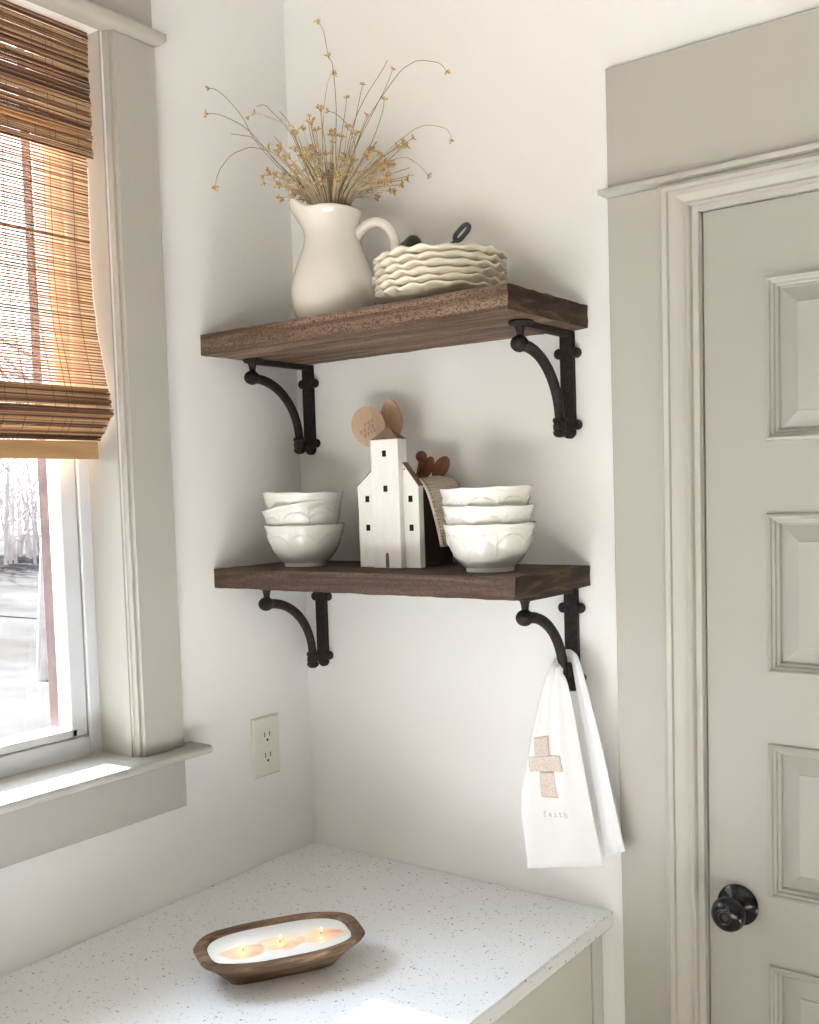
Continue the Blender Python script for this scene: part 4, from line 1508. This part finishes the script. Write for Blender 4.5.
def oval(a, b_, z, k=64, e=2.7, seed=0.0, wob=0.0):
    out = []
    for j in range(k):
        th = 2 * math.pi * j / k
        c, s = math.cos(th), math.sin(th)
        x = a * math.copysign(abs(c) ** (2 / e), c)
        y = b_ * math.copysign(abs(s) ** (2 / e), s)
        f = 1 + wob * noise.noise((3 * c + seed, 3 * s, z * 30))
        out.append((x * f, y * f, z + wob * 0.03 * noise.noise((2 * c, 2 * s, seed + 4))))
    return out


bm = bmesh.new()
lay = [oval(.073, .025, 0.0, e=4.5), oval(.077, .029, 0.0005, e=4.5), oval(.088, .041, 0.012, e=3.6, wob=.02), oval(.105, .058, 0.027, e=3.0, wob=.02), oval(.1190, .0720, 0.0385, e=2.9, wob=.03),
       oval(.1225, .0750, 0.0430, e=2.8, wob=.03), oval(.1205, .0735, 0.0460, e=2.8, wob=.03), oval(.1075, .0650, 0.0458, e=2.9, wob=.02), oval(.1045, .0620, 0.0440, e=3.0, wob=.012), oval(.098, .056, 0.030, e=3.0), oval(.06, .03, 0.016, e=2.4)]
rings = [[bm.verts.new(q) for q in L_] for L_ in lay]
for a, b_ in zip(rings, rings[1:]):
    for j in range(64):
        bm.faces.new((a[j], a[(j + 1) % 64], b_[(j + 1) % 64], b_[j]))
bm.faces.new(rings[0][::-1])
bm.faces.new(rings[-1])
finish('bowl', bm, M['dough'], cd, smooth=22)
bm = bmesh.new()
wax_z = 0.0415
rings = [[bm.verts.new(q) for q in L_] for L_ in (oval(.085, .046, 0.028, e=2.4), oval(.1030, .0605, wax_z - 0.001, e=3.0), oval(.1005, .0580, wax_z, e=3.0))]
for a, b_ in zip(rings, rings[1:]):
    for j in range(64):
        bm.faces.new((a[j], a[(j + 1) % 64], b_[(j + 1) % 64], b_[j]))
bm.faces.new(rings[-1])
bm.faces.new(rings[0][::-1])
finish('wax', bm, M['wax'], cd, smooth=40)
WK = [(-0.056, -0.010), (-0.0015, -0.006), (0.0600, -0.006)]
for k, (wx, wy) in enumerate(WK):
    bm = bmesh.new()
    n0 = 40
    ca, cb = ((0.031, 0.019), (0.032, 0.020), (0.029, 0.020))[k]
    ox = (0.002, 0.004, 0.002)[k]
    up_ = wax_z + 0.0003 + 0.00012 * k
    ring = []
    for j in range(n0):
        th = 2 * math.pi * j / n0
        f = 1 + 0.10 * math.sin(3 * th + k) + 0.05 * math.sin(5 * th + 2 * k)
        ring.append((wx + ox + ca * f * math.cos(th), wy - 0.004 + cb * f * math.sin(th)))
    top = [bm.verts.new((x, y, up_)) for x, y in ring]
    bot = [bm.verts.new((wx + ox + (x - wx - ox) * 1.03, wy + (y - wy) * 1.03, up_ - 0.0006)) for x, y in ring]
    bm.faces.new(top)
    for j in range(n0):
        bm.faces.new((bot[j], bot[(j + 1) % n0], top[(j + 1) % n0], top[j]))
    finish('melted_wax', bm, M['melt'], cd, smooth=40)
    bm = bmesh.new()
    outer_ = [bm.verts.new((wx + ox + (x - wx - ox) * 1.22, wy - 0.004 + (y - wy + 0.004) * 1.22, up_ - 0.0004)) for x, y in ring]
    inner_ = [bm.verts.new((x, y, up_ - 0.0001)) for x, y in ring]
    for j in range(n0):
        bm.faces.new((outer_[j], outer_[(j + 1) % n0], inner_[(j + 1) % n0], inner_[j]))
    finish('wax_glow_rim', bm, M['glow_rim'], cd, smooth=40)  # soft edge of the painted flame glow
    bm = bmesh.new()
    tube(bm, [(wx, wy, wax_z), (wx + 0.0003, wy, wax_z + 0.003), (wx + 0.0012, wy, wax_z + 0.0055)], 0.0007, 6)
    finish('wick', bm, M['wick'], cd)
    bm = bmesh.new()
    lathe(bm, [(0, 0), (0.0012, 0.0006), (0.0017, 0.0023), (0.0015, 0.0042), (0.0009, 0.0062), (0.0004, 0.0078), (0, 0.0086)], 14, M4=Matrix.Translation((wx + 0.001, wy, wax_z + 0.0035)))
    finish('flame', bm, M['flame'], cd)
    ld = bpy.data.lights.new('flame_light', 'POINT')
    ld.energy = 0.014
    ld.color = (1.0, 0.58, 0.22)
    ld.shadow_soft_size = 0.004
    lo = bpy.data.objects.new('flame_light', ld)
    COL.objects.link(lo)
    lo.parent = cd
    lo.location = (wx + 0.001, wy, wax_z + 0.0165)

# ------------------------------------------------------------------ bare trees outside
def bare_tree(label, loc, h, seed, lean=0.0):
    q = random.Random(seed)
    bmt, bmb = bmesh.new(), bmesh.new()
    top = Vector((lean * h, q.uniform(-.1, .1) * h, h))
    trunk = smooth_curve([(0, 0, -0.3), tuple(top * 0.35 + Vector((q.uniform(-.1, .1), q.uniform(-.1, .1), 0))), tuple(top * 0.7), tuple(top)], 5)
    r0 = h * 0.016
    tube(bmt, trunk, [r0 * (1 - 0.85 * i / (len(trunk) - 1)) for i in range(len(trunk))], 8)

    def branch(p, d, ln, r, depth):
        pts = [p]
        dd = d.copy()
        for k in range(4):
            dd = (dd + Vector((q.uniform(-.3, .3), q.uniform(-.3, .3), q.uniform(-.05, .25)))).normalized()
            pts.append(pts[-1] + dd * ln / 4)
        tube(bmb, pts, [r * (1 - 0.7 * k / 4) for k in range(5)], 4)
        if depth:
            for k in range(4):
                i = q.randint(1, 4)
                nd = (dd + Vector((q.uniform(-1, 1), q.uniform(-1, 1), q.uniform(-.2, .6)))).normalized()
                branch(pts[i], nd, ln * q.uniform(.45, .65), r * 0.45, depth - 1)
    for k in range(15):
        i = q.randint(4, len(trunk) - 1)
        a = q.uniform(0, 2 * math.pi)
        branch(trunk[i], Vector((math.cos(a), math.sin(a), q.uniform(.2, .9))).normalized(), h * q.uniform(.18, .34), r0 * 0.38, 2)
    o = finish('bare_tree', bmt, M['bark'], loc=loc)
    finish('branches', bmb, M['bark'], o)
    return tag(o, label, 'tree', 'bare trees outside the window')


def out_pt(dist, side, z=-0.7):
    d = Vector((-0.848, 0.530, 0))
    n_ = Vector((d.y, -d.x, 0))
    p_ = Vector((1.386, -1.477, 0)) + d * dist + n_ * side
    return (p_.x, p_.y, z + max(0, (-0.6 - p_.x) / 2.2 - 8) * 0.045)


bare_tree('bare pale tree nearest outside the kitchen window', out_pt(15, 0.20), 5.0, 2, 0.03)
bare_tree('bare pale tree farther out in the snow outside the window', out_pt(24, -0.9), 6.5, 5, -0.04)
bare_tree('bare pale tree farthest out before the thicket outside the window', out_pt(32, 0.9), 7.0, 9, 0.02)
bm = bmesh.new()
q = random.Random(21)
for k in range(420):
    d_, s_ = q.uniform(38, 46), q.uniform(-14, 14)
    b_ = Vector(out_pt(d_, s_))
    h = q.uniform(2.0, 6.0)
    tube(bm, [b_, b_ + Vector((q.uniform(-.2, .2), q.uniform(-.2, .2), h * .5)), b_ + Vector((q.uniform(-.5, .5), q.uniform(-.5, .5), h))], [0.07, 0.05, 0.015], 4)
    for m_ in range(5):
        z = q.uniform(.2, .95) * h
        a = q.uniform(0, 6.28)
        p0 = b_ + Vector((0, 0, z))
        tube(bm, [p0, p0 + Vector((math.cos(a) * .6, math.sin(a) * .6, .5)), p0 + Vector((math.cos(a) * 1.1, math.sin(a) * 1.1, 1.1))], [0.025, 0.018, 0.008], 3)
tag(finish('woodland_thicket', bm, M['bark']), 'dense leafless thicket along the far edge of the snow', 'thicket', kind='stuff')
